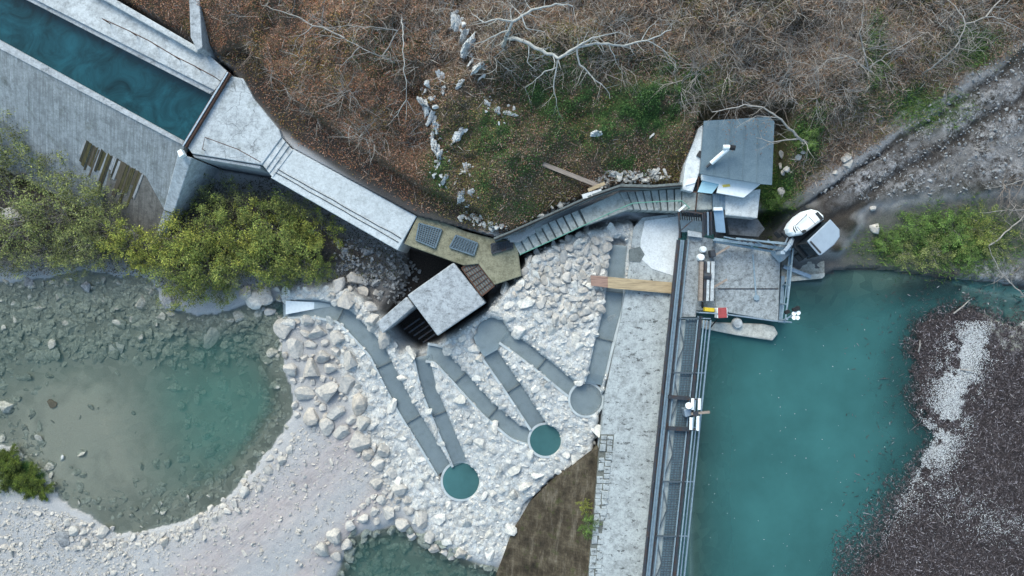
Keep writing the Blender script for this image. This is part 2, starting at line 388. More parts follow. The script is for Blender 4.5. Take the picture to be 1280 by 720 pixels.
frost = np.clip(blob(1200, 155, 90, 26, 1, 1.) + blob(1130, 215, 70, 25, 1, .7) + blob(1250, 110, 50, 25, 1, 1) + blob(1260, 200, 45, 25, 1, .9) + blob(1245, 350, 45, 28, .2, .8) + blob(1270, 400, 30, 30, .1, .9) + blob(1060, 230, 40, 25, 1, .5), 0, 1)
frost = np.clip(frost * (1.1 + N2 * 1.3 + N3 * .9) * (1 - .8 * np.clip(ruts, 0, 1)), 0, 1)
rock = np.clip(sst(-.6, .2, dRamp), 0, 1)
bedw = np.maximum(sst(-.12, .2, dR), sst(-.1, .2, dP2))
resbed = sst(0, .5, dRes)
deb = sst(-3.2, -1.5, dDeb)
sand = np.clip(bar * 1.5 * (.9 + N2 * .5), 0, 1)
pink = np.clip(1.2 * np.exp(-((pdist(WP([(240, 720), (340, 640), (440, 560)], -3.8), X, Y)) / 1.6) ** 2) + np.exp(-((pdist(WP([(380, 720), (470, 620)], -3.8), X, Y)) / .8) ** 2), 0, 1) * (.8 + N2 * .5)
def mesh_idx():
    ii = [i for i in range(len(gx)) if abs(gx[i]) < 35 or i % 6 == 0] ; jj = [j for j in range(len(gy)) if abs(gy[j]) < 21 or j % 6 == 0]
    return np.array(ii), np.array(jj)
ii, jj = mesh_idx()
def gridmesh(name, Zv, keep=None, attrs=None, zoff=0, step=1):
    I = ii[::step]; J = jj[::step]
    gX, gY = np.meshgrid(gx[I], gy[J]); sub = lambda A: A[np.ix_(J, I)]
    V = np.stack([gX, gY, (sub(Zv) if hasattr(Zv, 'shape') else np.full(gX.shape, Zv)) + zoff], -1).reshape(-1, 3)
    h, w = gX.shape; id_ = np.arange(h * w).reshape(h, w)
    F = np.stack([id_[:-1, :-1], id_[:-1, 1:], id_[1:, 1:], id_[1:, :-1]], -1)
    if keep is not None:
        k = sub(keep); k = k[:-1, :-1] & k[:-1, 1:] & k[1:, 1:] & k[1:, :-1]; F = F[k]
    F = F.reshape(-1, 4); at = {}
    for n, arrs in (attrs or {}).items():
        if len(arrs) == 1: at[n] = ('FLOAT', sub(arrs[0]).ravel())
        else: at[n] = ('FLOAT_COLOR', np.stack([sub(a).ravel() for a in arrs] + [np.ones(h * w)] * (4 - len(arrs)), -1))
    used = np.zeros(len(V), bool); used[F.ravel()] = True; remap = np.cumsum(used) - 1
    at = {n: (t, a[used]) for n, (t, a) in at.items()}
    return np_mesh(name, V[used], remap[F], True, at)
t = NT('ground_mix'); p = t.pos()
def sep(nm):
    s_ = t.n('ShaderNodeSeparateColor'); t.l(t.attr(nm), s_.inputs[0]); return s_.outputs
A_ = sep('wa'); B_ = sep('wb'); C_ = sep('wc')
fine = t.noise(p, 16, 6, .75); med = t.noise(p, 3.2, 6, .65); big = t.noise(p, .6, 4, .6)
peb = t.vor(p, 7, 'F1', 'Color'); pebe = t.vor(p, 7, 'DISTANCE_TO_EDGE')
gravel = t.ramp(fine, [(.25, (.17, .165, .165)), (.5, (.40, .385, .38)), (.78, (.62, .60, .59))])
gravel = t.mix(.35, gravel, t.ramp(t.noise(p, 45, 3, .7), [(.3, (.2, .2, .21)), (.7, (.6, .6, .62))]))
gravel = t.mix(C_[2], gravel, t.ramp(t.noise(t.map(p, (.5, 4, 1), (0, 0, radians(39))), 2.5, 6, .7), [(.3, (.33, .28, .27)), (.7, (.50, .44, .43))]))
litter = t.ramp(t.noise(p, 11, 7, .8), [(.3, (.03, .02, .016)), (.48, (.12, .08, .056)), (.62, (.20, .135, .09)), (.8, (.27, .21, .16))])
litter = t.mix(t.ramp(big, [(.45, 0), (.65, .6)]), litter, t.ramp(med, [(.3, (.03, .03, .012)), (.7, (.11, .10, .035))]))
mud_shade_col = t.ramp(fine, [(.3, (.014, .012, .011)), (.55, (.045, .037, .033)), (.8, (.12, .10, .09))])
grn = t.ramp(t.noise(p, 9, 6, .8), [(.3, (.012, .022, .008)), (.55, (.04, .085, .02)), (.8, (.09, .15, .04))])
rck = t.ramp(t.noise(p, 5, 7, .75), [(.25, (.30, .30, .295)), (.5, (.58, .58, .565)), (.8, (.76, .75, .73))])
rv = t.vor(p, 3.6, 'F1', 'Color'); rve = t.vor(p, 3.6, 'DISTANCE_TO_EDGE')
rck = t.mix(.45, rck, t.ramp(rv, [(.1, (.36, .37, .38)), (.5, (.62, .62, .61)), (.9, (.76, .75, .73))]))
rck = t.mix(t.ramp(rve, [(.0, .75), (.07, 0)]), rck, (.25, .25, .25))
rck = t.mix(t.ramp(med, [(.5, 0), (.7, .55)]), rck, (.58, .50, .42)); rck = t.mix(t.ramp(t.noise(p, .9, 7, .75), [(.5, 0), (.68, .75)]), rck, (.30, .295, .285))
bedc = t.ramp(t.vor(p, 1.5, 'F1', 'Color'), [(.2, (.22, .225, .195)), (.8, (.45, .43, .37))])
bedc = t.mix(.5, bedc, t.ramp(fine, [(.3, (.07, .075, .06)), (.7, (.25, .23, .19))]))
bedc = t.mix(t.math('MULTIPLY', C_[1], .9), bedc, t.ramp(fine, [(.3, (.40, .36, .30)), (.7, (.54, .49, .42))]))
debc = t.ramp(t.noise(p, 20, 6, .8), [(.35, (.012, .009, .009)), (.55, (.045, .036, .036)), (.75, (.17, .15, .155))])
c = t.mix(A_[0], gravel, litter); c = t.mix(B_[1], c, rck); c = t.mix(A_[1], c, mud_shade_col); c = t.mix(A_[2], c, grn)
c = t.mix(B_[2], c, bedc); c = t.mix(C_[0], c, debc)
fm = t.math('MULTIPLY', B_[0], t.ramp(t.noise(p, 2.6, 10, .82), [(.44, 0), (.60, 1)]))
c = t.mix(fm, c, t.ramp(fine, [(.3, (.24, .23, .235)), (.7, (.52, .505, .51))]))
t.bump(t.math('ADD', fine, t.math('MULTIPLY', t.noise(p, 35, 4, .7), .6)), .7, .09)
GROUND = t.fin(c, .95)
za = np.zeros(X.shape)
gm = gridmesh('ground', Z, None, {'wa': (np.clip(wHill, 0, 1), np.clip(mud, 0, 1), green), 'wb': (frost, rock, np.maximum(bedw, resbed)), 'wc': (deb * (frost < .3), sand, pink)})
g = link('ground', gm, GROUND); tag(g, kind='structure')

# ------------------------------------------------------------------ water
def water_mat(name, col, k, trans_tint, ripple=.12, rscale=3.0, maxf=1.0, var=.25, grough=.08, nsc=.25):
    """shallow water shows its bed, deeper water its own colour; the attribute holds the real depth"""
    t = NT(name); p = t.pos(); t.t.nodes.remove(t.b)
    d = t.attr('depth', 'Fac'); f = t.math('SUBTRACT', 1.0, t.math('POWER', 2.718, t.math('MULTIPLY', d, -k)))
    f = t.math('MULTIPLY', f, maxf)
    tr = t.n('ShaderNodeBsdfTransparent'); tr.inputs[0].default_value = (*trans_tint, 1)
    df = t.n('ShaderNodeBsdfDiffuse'); nz = t.noise(p, nsc, 6, .65, 1.2 if nsc > .3 else 0); t.l(t.ramp(nz, [(.3, mul(col, 1 - var)), (.7, mul(col, 1 + var))]), df.inputs[0])
    gl = t.n('ShaderNodeBsdfGlossy'); gl.inputs['Roughness'].default_value = grough
    m1 = t.n('ShaderNodeMixShader'); t.l(f, m1.inputs[0]); t.l(tr.outputs[0], m1.inputs[1]); t.l(df.outputs[0], m1.inputs[2])
    fr = t.n('ShaderNodeFresnel'); fr.inputs[0].default_value = 1.33
    m2 = t.n('ShaderNodeMixShader'); t.l(fr.outputs[0], m2.inputs[0]); t.l(m1.outputs[0], m2.inputs[1]); t.l(gl.outputs[0], m2.inputs[2])
    b = t.n('ShaderNodeBump'); b.inputs['Strength'].default_value = ripple; b.inputs['Distance'].default_value = .1
    t.l(t.noise(p, rscale, 4, .6, .4), b.inputs['Height'])
    for s_ in (fr, gl): t.l(b.outputs[0], s_.inputs['Normal'])
    t.l(m2.outputs[0], t.o.inputs[0]); return t.m
wr = water_mat('river_water', (.06, .16, .128), .42, (.925, .985, .965), .10, 5, .93)
o = link('river_water', gridmesh('river_water', RIVER_Z, (np.maximum(dR, dP2) > -1.2) & (Z < RIVER_Z + .4), {'depth': (np.clip(RIVER_Z - Z, 0, 9),)}, step=2), wr); tag(o, kind='structure')
wq = water_mat('reservoir_water', (.038, .125, .122), 1.0, (.72, .93, .9), .05, 6, .985, .16)
resz = np.clip(-Z, 0, 9) * 1.0
o = link('reservoir_water', gridmesh('reservoir_water', 0.0, (dRes > -.8) & (Z < .3), {'depth': (resz,)}, step=2), wq); tag(o, kind='structure')
# ------------------------------------------------------------------ concrete works
C_pale = concrete('concrete_pale', (.50, .52, .53), blot=.5, cracks=.0, spots=.0)
C_crack = concrete('concrete_cracked', (.47, .50, .52), blot=.5, cracks=.8, moss=.3)
C_walk = concrete('concrete_walkway', (.53, .56, .575), blot=.3)
C_slab = concrete('concrete_streaked', (.36, .385, .395), dark=.45, streak=radians(18.6), moss=.4, blot=.6)
C_olive = concrete('concrete_algae', (.26, .245, .17), blot=.6, moss=.6)
C_rough = concrete('concrete_weathered', (.40, .42, .44), blot=.5, spots=.5, cracks=0)
C_spill = concrete('concrete_spillway', (.40, .425, .43), blot=.5, spots=.9)
C_plat = concrete('concrete_deck', (.32, .345, .36), blot=.7, spots=.6, sc=1.6)
C_chan = plain('concrete_channel', (.40, .43, .44), .85, 0, .3, 1.4)
C_stair = concrete('concrete_steps', (.40, .42, .40), blot=.5, moss=.45)
C_dark = concrete('concrete_dark', (.16, .18, .18), blot=.5)
STEEL = plain('galvanised_steel', (.30, .36, .42), .45, .5)
STEELD = plain('dark_steel', (.055, .06, .07), .55, .4, rust=(.09, .05, .035))
STEELB = plain('painted_steel', (.24, .31, .36), .5, .2)
RUST = plain('rusty_steel', (.10, .055, .04), .8, .1, .5)
GREENP = plain('green_paint', (.12, .28, .22), .5, .1)
WHITEP = plain('white_paint', (.78, .80, .80), .45, 0, .12)
BLACK = plain('black_rubber', (.02, .02, .022), .8)
def woodm(name, col, rot, sc=1.0):
    t = NT(name); p = t.map(t.pos(), (12 * sc, 1.2 * sc, 3), (0, 0, -rot)); a = t.noise(p, 1.0, 5, .65)
    return t.fin(t.ramp(a, [(.3, mul(col, .55)), (.55, col), (.8, mul(col, 1.25))]), .8)
WOOD = woodm('sawn_wood', (.42, .32, .20), radians(90)); WOODO = woodm('weathered_wood', (.30, .24, .20), radians(111)); WOODR = woodm('reddish_wood', (.30, .19, .15), radians(90))

# ---- canal: water, its right bank, its sloping left wall
CW = water_mat('canal_water', (.008, .050, .066), 4.0, (.6, .8, .8), .035, 1.4, 1.0, .6, .06, .5)
pl = [P(x, y, -.55) for x, y in [(-700, -330), (30, -16), (290, 105), (236, 190), (-10, 52), (-800, -340)]]
me = np_mesh('canal_water', np.array(pl), np.array([[5, 4, 3, 2, 1, 0]]), False, {'depth': ('FLOAT', np.full(6, 1.5))})
o = link('canal_water', me, CW); tag(o, kind='structure')

cb = thing('canal_bank', P(200, 60, -1), 'pale concrete bank along the far side of the canal with a raised outer kerb', 'canal bank')
m = MB(); m.pp([(-700, -372), (45, 0), (268, 113), (287, 92), (258, 66), (128, -6), (-600, -400)], .3, -3); m.build('bank_slab', C_pale, cb, bevel=.04)
m = MB(); m.pp([(-700, -366), (40, 3), (262, 117), (268, 113), (45, 0), (-700, -372)], .12, -3); m.build('inner_ledge', C_rough, cb)
m = MB(); m.pp([(-600, -398), (112, -10), (246, 66), (250, 60), (134, -7), (-600, -408)], .75, .0); m.build('outer_kerb', C_pale, cb, bevel=.05)
m = MB(); m.pp([(236, -4), (249, -6), (253, 60), (246, 63), (238, 46)], 1.7, -3); o = m.build('retaining_wall', C_rough, bevel=.05); tag(o, 'short weathered concrete wall stub standing at the hill edge beside the canal bank', 'wall')
def rail(name, pts, z, h, mat, label, cat='railing', r=.035, posts=True, mid=True, pr=None, zs=None):
    """posts at each photo point, two rails"""
    zs = zs or [z] * len(pts); Q = [P(x, y, zz) for (x, y), zz in zip(pts, zs)]
    t_ = thing(name, base(*Q), label, cat)
    if posts:
        for q in Q:
            m = MB(); m.tube([q, (q[0], q[1], q[2] + h)], pr or r, 6); m.build('post', mat, t_)
    for f in ((1, .5) if mid else (1,)):
        m = MB(); m.tube([(q[0], q[1], q[2] + h * f) for q in Q], r * (1 if f == 1 else .7), 6); m.build('rail', mat, t_)
    return t_
rail('railing', [(138, 30), (171, 45), (197, 58), (225, 75), (251, 88), (275, 101)], .3, .9, RUST, 'thin rusty railing with slim posts on the far canal bank', r=.03, mid=False)

slab = thing('canal_side_wall', P(100, 180, -4), 'long sloping streaked concrete wall on the river side of the canal', 'wall')
def slope_quad(mb, a, b, c_, d, th=.5):
    """a,b top edge; c_,d bottom edge (pixel, z)"""
    T = [P(*q) for q in (a, b, c_, d)]
    mb.prism(T, [q[2] - th for q in (a, b, c_, d)])
m = MB(); slope_quad(m, (-800, -350, .25), (231, 180, .25), (194, 306, -3.6), (-800, -190, -3.6), .6); m.build('sloping_face', C_slab, slab)
m = MB(); m.pp([(-800, -356), (-6, 47), (229, 176), (231, 183), (-6, 58), (-800, -346)], .32, -3.0); m.build('coping', C_rough, slab, bevel=.03)
def onslab(px, py):
    # height on the sloping face below a photo pixel (iterated on the face's plane)
    p0, p1, p2 = (np.array(P(*q)) for q in ((-800, -350, .25), (231, 180, .25), (194, 306, -3.6)))
    n = np.cross(p1 - p0, p2 - p0); z = -2.0
    for _ in range(8):
        x, y, _z = P(px, py, z); z = p0[2] - (n[0] * (x - p0[0]) + n[1] * (y - p0[1])) / n[2]
    return z
def slabpatch(poly, up=.05):
    return [P(x, y, onslab(x, y) + up) for x, y in poly]
OLIVEW = woodm('algae_boards', (.085, .072, .032), radians(18.6)); GREYW = woodm('grey_boards', (.33, .33, .33), radians(18.6))
f = lambda x: 172 + (x - 101) * .58
x_ = 99.0
BOARDS = [OLIVEW, OLIVEW, woodm('brown_boards', (.10, .08, .055), radians(18.6)), woodm('dark_boards', (.05, .045, .03), radians(18.6))]
while x_ < 178:
    w_ = random.uniform(1.6, 4.2); L_ = random.uniform(14, 46); pale = random.random() < .22
    m = MB(); T = slabpatch([(x_, f(x_) + random.uniform(-1, 2)), (x_ + w_, f(x_ + w_) + random.uniform(-1, 2)), (x_ + w_ - L_ * .36, f(x_ + w_) + L_), (x_ - L_ * .36, f(x_) + L_ + random.uniform(-2, 2))], random.uniform(.04, .08)); m.prism(T, [q[2] - .05 for q in T]); m.build('grey_board' if pale else 'algae_board', GREYW if pale else random.choice(BOARDS), slab)
    x_ += w_ + .1
m = MB(); T = slabpatch([(96, 170), (140, 194), (182, 220), (207, 266), (196, 300), (130, 278), (78, 236)], .03); m.prism(T, [q[2] - .03 for q in T]); m.build('damp_patch', concrete('brown_stain', (.20, .185, .165), blot=.8, streak=radians(18.6), dark=.5), slab)
for poly in ([(36, 186), (44, 178), (52, 180), (40, 204), (32, 204)], [(50, 188), (56, 180), (58, 184), (50, 208), (42, 210)]):
    m = MB(); T = slabpatch(poly, .04); m.prism(T, [q[2] - .03 for q in T]); m.build('recess_shade', C_dark, slab)  # flat dark patches: shade of recesses painted on the face, no hollow there
wing = thing('wing_wall', P(220, 240, -4), 'white topped wing wall running down the end of the sloping canal wall', 'wall')
m = MB(); m.prism([P(222, 192, .55), P(240, 197, .55), P(217, 267, -1.9), P(204, 262, -1.9)], -4.8); m.build('wall_body', C_pale, wing, bevel=.05)
m = MB(); m.prism([P(204, 263, -2.1), P(217, 268, -2.1), P(206, 298, -3.4), P(192, 304, -3.4)], -4.8); m.build('lower_wall', C_rough, wing, bevel=.04)
m = MB(); m.pp([(221, 189), (226, 186), (230, 193), (224, 197)], .95, .5); m.build('corner_post', WHITEP, wing, bevel=.03)
dp = thing('canal_head_deck', P(290, 150, -4), 'cracked pale concrete deck across the end of the canal above the river', 'deck')
m = MB(); m.pp([(289, 95), (304, 98), (318, 124), (349, 162), (352, 172), (327, 206), (240, 192), (232, 181)], .35, -4.6); m.build('deck_slab', C_crack, dp, bevel=.05)
m = MB(); m.pp([(240, 193), (326, 207), (325, 211), (243, 197)], .2, -4.6); m.build('front_ledge', C_rough, dp, bevel=.05)
m = MB(); m.bar(P(287, 91, .5), P(231, 183, .5), .28, .25); o = m.build('sluice_beam', RUST, dp)
m = MB(); m.bar(P(285.5, 91, .58), P(229.5, 183, .58), .09, .25); m.build('steel_edge', STEEL, o)
rail('low_rail', [(256, 188), (259, 173), (300, 188), (325, 202)], .35, .35, RUST, 'low rusty pipe rail near the front of the cracked deck', r=.025, mid=False)
wk = thing('walkway', P(430, 240, -4), 'long pale concrete walkway running downhill from the cracked deck to the intake', 'walkway')
W0, W1 = .05, -.25
m = MB(); m.prism([P(366, 186, W0), P(521, 270, W1), P(497, 313, W1), P(338, 222, W0)], -4.6); m.build('walkway_slab', C_walk, wk, bevel=.05)
for k in range(3):
    f = k / 3.; a = (352 + 4.6 * k, 172 + 5.2 * k); b = (328 + 4.0 * k, 206 + 5 * k)
    m = MB(); m.pp([a, (a[0] + 4.8, a[1] + 5), (b[0] + 4.6, b[1] + 5.4), b], .26 - .08 * k, -4.5); m.build('step', C_pale, wk, bevel=.02)
for d_, n_ in ((9, 'cable'), (14, 'cable')):
    t0 = np.array([366, 186]); t1 = np.array([521, 270]); b0 = np.array([338, 222]); b1 = np.array([497, 313])
    q = 1 - d_ / 46.; A = t0 + (b0 - t0) * q; B = t1 + (b1 - t1) * q
    m = MB(); m.tube([P(*(A + (B - A) * s_ + rng.normal(0, .4, 2)), W0 + (W1 - W0) * s_ + .04) for s_ in np.linspace(0, .98, 12)], .022, 5); o = m.build('cable', BLACK); tag(o, 'thin black cable lying along the walkway, ' + ('nearer its river edge' if d_ == 9 else 'nearer its middle'), 'cable', 'cables on the walkway')

# ---- intake platform with its gratings, the concrete block and its side wall
ip = thing('intake_platform', P(580, 310, -4.5), 'olive stained concrete intake platform with sunken gratings at the walkway end', 'platform')
m = MB(); m.pp([(522, 270), (545, 274), (585, 290), (622, 299), (646, 302), (652, 345), (618, 356), (598, 330), (580, 332), (505, 305)], -.35, -4.9); m.build('platform_slab', C_olive, ip, bevel=.05)
m = MB(); m.tube([P(x, y, -.1) for x, y in [(522, 266), (548, 271), (586, 286), (622, 296), (646, 298)]], .07, 6); m.build('edge_pipe', STEELD, ip)
GRATE = plain('grating_steel', (.12, .165, .20), .5, .3)
def grate(poly, z, label, mat, n=9, parent=None, group='gratings on the intake platform'):
    Q = [Vector(P(x, y, z)) for x, y in poly]; t_ = thing('grating', tuple(sum(Q, Vector()) / 4), label, 'grating', group)
    m = MB()
    for i in range(4): m.bar(Q[i], Q[(i + 1) % 4], .09, .08)
    m.build('frame', mat, t_)
    m = MB()
    for i in range(1, n): m.bar(Q[0].lerp(Q[1], i / n), Q[3].lerp(Q[2], i / n), .045, .05)
    for i in range(1, n): m.bar(Q[0].lerp(Q[3], i / n) + Vector((0, 0, .012)), Q[1].lerp(Q[2], i / n) + Vector((0, 0, .012)), .03, .05)
    m.build('bars', mat, t_)
    m = MB(); m.prism([tuple(q - Vector((0, 0, .03))) for q in Q], z - .12); m.build('sump_cover', C_dark, t_)
    return t_
grate([(524, 279), (552, 287), (544, 310), (520, 300)], -.24, 'blue grey square grating set in the platform next to the walkway', GRATE)
grate([(570, 294), (597, 304), (592, 319), (562, 309)], -.24, 'blue grey grating in the middle of the intake platform', GRATE)
grate([(614, 305), (640, 301), (641, 310), (615, 317)], -.24, 'narrow dark grating at the foot of the stairs on the platform', STEELD)
m = MB(); Q = [(577, 335), (594, 326), (618, 357), (602, 370)]
t_ = grate(Q, -.5, 'rusty brown trash rack beside the concrete block', RUST, 6, group=None)
blk = MB(); blk.pp([(567, 328), (607, 379), (547, 420), (509, 369)], -.1, -4.9); o = blk.build('sluice_block', C_rough, bevel=.08); tag(o, 'big square weathered concrete block beside the dark intake pit', 'block')
m = MB(); m.prism([P(471, 403, -1.5), P(508, 371, -1.2), P(518, 383, -1.2), P(478, 417, -1.5)], -5.0); o = m.build('pit_wall', C_rough, bevel=.06); tag(o, 'narrow concrete wall leading off the corner of the block beside the pit', 'wall')
m = MB()
for i in range(5): m.bar(P(505 + i * 6, 412 + i * 4, -3.7), P(525 + i * 6, 398 + i * 4, -3.7), .1, .1)
o = m.build('pit_bars', STEELD); tag(o, 'dark steel bars at the bottom of the pit beside the concrete block', 'grille')
m = MB(); m.box(P(497, 447, -3.4), .22, .2, .2, .4); o = m.build('green_float', plain('green_plastic', (.02, .35, .22), .4)); tag(o, 'small bright green float lying by the pit at the channel edge', 'float')

# ---- stairs
def stairs(nm, a0, a1, b0, b1, z0, z1, n, label, zb=-2):
    A0, A1, B0, B1 = map(np.array, (a0, a1, b0, b1)); st = thing(nm, P(*((A0 + B1) / 2.), zb), label, 'stairs')
    for i in range(n):
        f, g_ = i / n, (i + 1 - .2) / n; z = z0 + (z1 - z0) * (i + 1) / n
        m = MB(); m.pp([tuple(A0 + (A1 - A0) * f), tuple(A0 + (A1 - A0) * g_), tuple(B0 + (B1 - B0) * g_), tuple(B0 + (B1 - B0) * f)], z, zb); m.build('step', C_stair, st, bevel=.025)
    m = MB(); T = [P(*q, z) for q, z in ((a0, z0), (a1, z1 - .12), (b1, z1 - .12), (b0, z0))]; m.prism(T, zb); m.build('stringer', C_dark, st)  # darker slab, seen as the dark gaps between the treads
    return st
s1 = stairs('stairs', (639, 298), (724, 262), (650, 318), (733, 280), -.45, .6, 9, 'mossy concrete flight of steps climbing from the intake platform to the landing')
m = MB(); m.pp([(725, 262), (774, 240), (786, 262), (734, 281)], .62, -2); o = m.build('landing', C_stair, bevel=.03); tag(o, 'plain concrete landing between the two flights of steps', 'landing')
s2 = stairs('stairs', (775, 240), (854, 236), (785, 262), (853, 264), .62, 1.35, 8, 'pale concrete flight of steps climbing from the landing to the hut')
m = MB(); 
kp = [(618, 300), (640, 291), (700, 264), (740, 246), (775, 234), (815, 235), (852, 232)]; kz = [.1, .1, .7, 1.0, 1.1, 1.3, 1.6]
for i in range(len(kp) - 1): m.bar(P(*kp[i], kz[i]), P(*kp[i + 1], kz[i + 1]), .22, 1.2)
kb = m.build('stair_kerb', C_dark); tag(kb, 'dark damp kerb wall along the hill side of the steps', 'kerb')
m = MB(); m.tube([P(*q, z + .68) for q, z in zip(kp, kz)], .045, 6); m.build('pipe', BLACK, kb)
rail('stair_rail', [(650, 319), (690, 301), (733, 281), (760, 268), (788, 256), (820, 254), (848, 253), (858, 262)], 0, .85, GREENP, 'green painted handrail along the lower side of the steps', zs=[-.4, .05, .6, .6, .7, 1.0, 1.3, 1.3], r=.03, mid=False)
m = MB(); a = P(661, 198, 1.9); b = P(750, 233, 1.3); m.bar(a, b, .26, .08); o = m.build('plank', WOODO); tag(o, 'long weathered plank lying on the slope above the steps', 'plank')
m = MB(); m.bar(P(735, 238, 1.35), P(756, 229, 1.42), .2, .1); o = m.build('plank', WOOD); tag(o, 'short yellow board lying across the end of the long weathered plank', 'plank')
m = MB(); m.bar(P(728, 246, 1.5), P(752, 239, 1.5), .28, .12); o = m.build('plank', plain('white_board', (.6, .6, .6), .8)); tag(o, 'short white board lying on the kerb above the steps', 'plank')

# ---- spillway, its masonry edge, the apron
sp = thing('spillway', P(800, 500, -3), 'long pale pitted concrete spillway slab beside the footbridge', 'spillway')
SPz = lambda x: float(np.interp(x, [735, 860], [-.62, -.05]))
poly = [(803, 272), (852, 266), (848, 300), (838, 400), (803, 760), (790, 900), (776, 1100), (722, 1100), (728, 900), (733, 760), (748, 575), (757, 490), (776, 400), (787, 330), (792, 285)]
m = MB(); m.prism([P(x, y, SPz(x)) for x, y in poly], -3.6); m.build('spillway_slab', C_spill, sp)
m = MB(); T = [P(x, y, SPz(x) + .03) for x, y in [(806, 276), (850, 270), (846, 320), (843, 345), (815, 336), (800, 322), (801, 300)]]; m.prism(T, [q[2] - .03 for q in T]); m.build('fresh_concrete_patch', concrete('fresh_concrete', (.66, .68, .69), blot=.15), sp)
m = MB(); T = [P(x, y, SPz(x) + .036) for x, y in [(786, 312), (800, 308), (806, 318), (800, 328), (786, 326)]]; m.prism(T, [q[2] - .03 for q in T]); m.build('damp_patch', C_dark, sp)
m = MB()
for r_ in range(2):
    y = 545
    while y < 760:
        h_ = random.uniform(4.5, 10.5); x0 = float(np.interp(y, [545, 760], [751, 732])) + r_ * 8.2
        q = [(x0, y), (x0 + 7.4, y), (x0 + 7.4, y + h_ - .7), (x0, y + h_ - .7)]; q = [(a + random.uniform(-.8, .8), b + random.uniform(-.5, .5)) for a, b in q]
        z = SPz(x0) + .09 + random.uniform(-.04, .04)
        if random.random() > .12: m.pp(q, z, z - .3)
        y += h_
m.build('edge_stones', C_spill, sp, bevel=.03)
m = MB(); T = [P(x, y, SPz(x) + .012) for x, y in [(750, 543), (769, 543), (750, 765), (731, 765)]]; m.prism(T, [q[2] - .03 for q in T]); m.build('mossy_joint_bed', concrete('joint_bed', (.15, .155, .14), blot=.9), sp)
t = NT('apron_masonry'); p = t.pos()
c = t.ramp(t.noise(p, 1.1, 8, .75), [(.34, (.018, .014, .010)), (.47, (.055, .042, .028)), (.58, (.11, .088, .06)), (.72, (.20, .17, .13))])
c = t.mix(.38, c, t.ramp(t.noise(t.map(p, (2.2, .4, .5), (0, 0, radians(-6))), 1.0, 9, .8), [(.4, (.012, .010, .008)), (.52, (.065, .05, .032)), (.62, (.22, .19, .15))]))
c = t.mix(t.ramp(t.noise(p, 1.7, 7, .7), [(.56, 0), (.68, .8)]), c, (.05, .06, .018))
bk_t = t.n('ShaderNodeTexBrick'); t.l(p, bk_t.inputs['Vector']); bk_t.inputs['Scale'].default_value = 1.4; bk_t.inputs['Color1'].default_value = (1, 1, 1, 1); bk_t.inputs['Color2'].default_value = (.78, .78, .78, 1); bk_t.inputs['Mortar'].default_value = (.6, .6, .6, 1); bk_t.inputs['Mortar Size'].default_value = .015
c = t.mix(.7, c, bk_t.outputs['Color'], 'MULTIPLY'); t.bump(t.noise(p, 9, 7, .75), .6, .06); APR = t.fin(c, .9)
m = MB(); m.prism([P(748, 560, -.75), P(735, 760, -.75), P(722, 1100, -.75), P(590, 1100, -3.9), P(620, 720, -3.9), P(640, 664, -3.5), P(664, 626, -2.9), P(695, 596, -2.2)], -4.8); o = m.build('apron', APR); tag(o, 'dark brown stained masonry apron below the spillway edge', 'apron')

# ---- fish pass: troughs, weirs, basins
WCH = NT('channel_water_mix'); WCH = None
wch = water_mat('channel_water', (.29, .35, .37), 3.0, (.86, .9, .92), .12, 8, .5, .15)
wpool = water_mat('basin_water', (.05, .125, .128), 3.0, (.6, .8, .8), .1, 6, .97, .25)
CN = {'A': 'long outermost channel of the fish pass curving down to the river', 'B': 'short straight channel running up from the lower round basin', 'C': 'bent channel joining the upper round basin to the turn by the concrete block',
      'D': 'straight channel between the fan shaped basin and the upper round basin', 'E': 'short channel from the fan shaped basin to the basin at the spillway edge', 'F': 'straight inlet channel along the spillway crossed by the wooden plank'}
def polyoff(pts, off):
    out = []
    for i in range(len(pts)):
        a = np.array(pts[max(i - 1, 0)]); b = np.array(pts[min(i + 1, len(pts) - 1)]); d = (b - a); d = d / (np.hypot(*d) + 1e-9)
        out.append(np.array(pts[i]) + np.array([-d[1], d[0]]) * off)
    return out
def zr_xy(x, y): return float(unramp(np.array([x]), np.array([y]))[0])
def densify(pts, step=.45):
    out = []
    for a, b in zip(pts[:-1], pts[1:]):
        n = max(1, int(math.dist(a, b) / step))
        out += [(a[0] + (b[0] - a[0]) * i / n, a[1] + (b[1] - a[1]) * i / n) for i in range(n)]
    out = np.array(out + [pts[-1]]); 
    for _ in range(3): out[1:-1] = .5 * out[1:-1] + .25 * (out[:-2] + out[2:])
    return [tuple(q) for q in out]
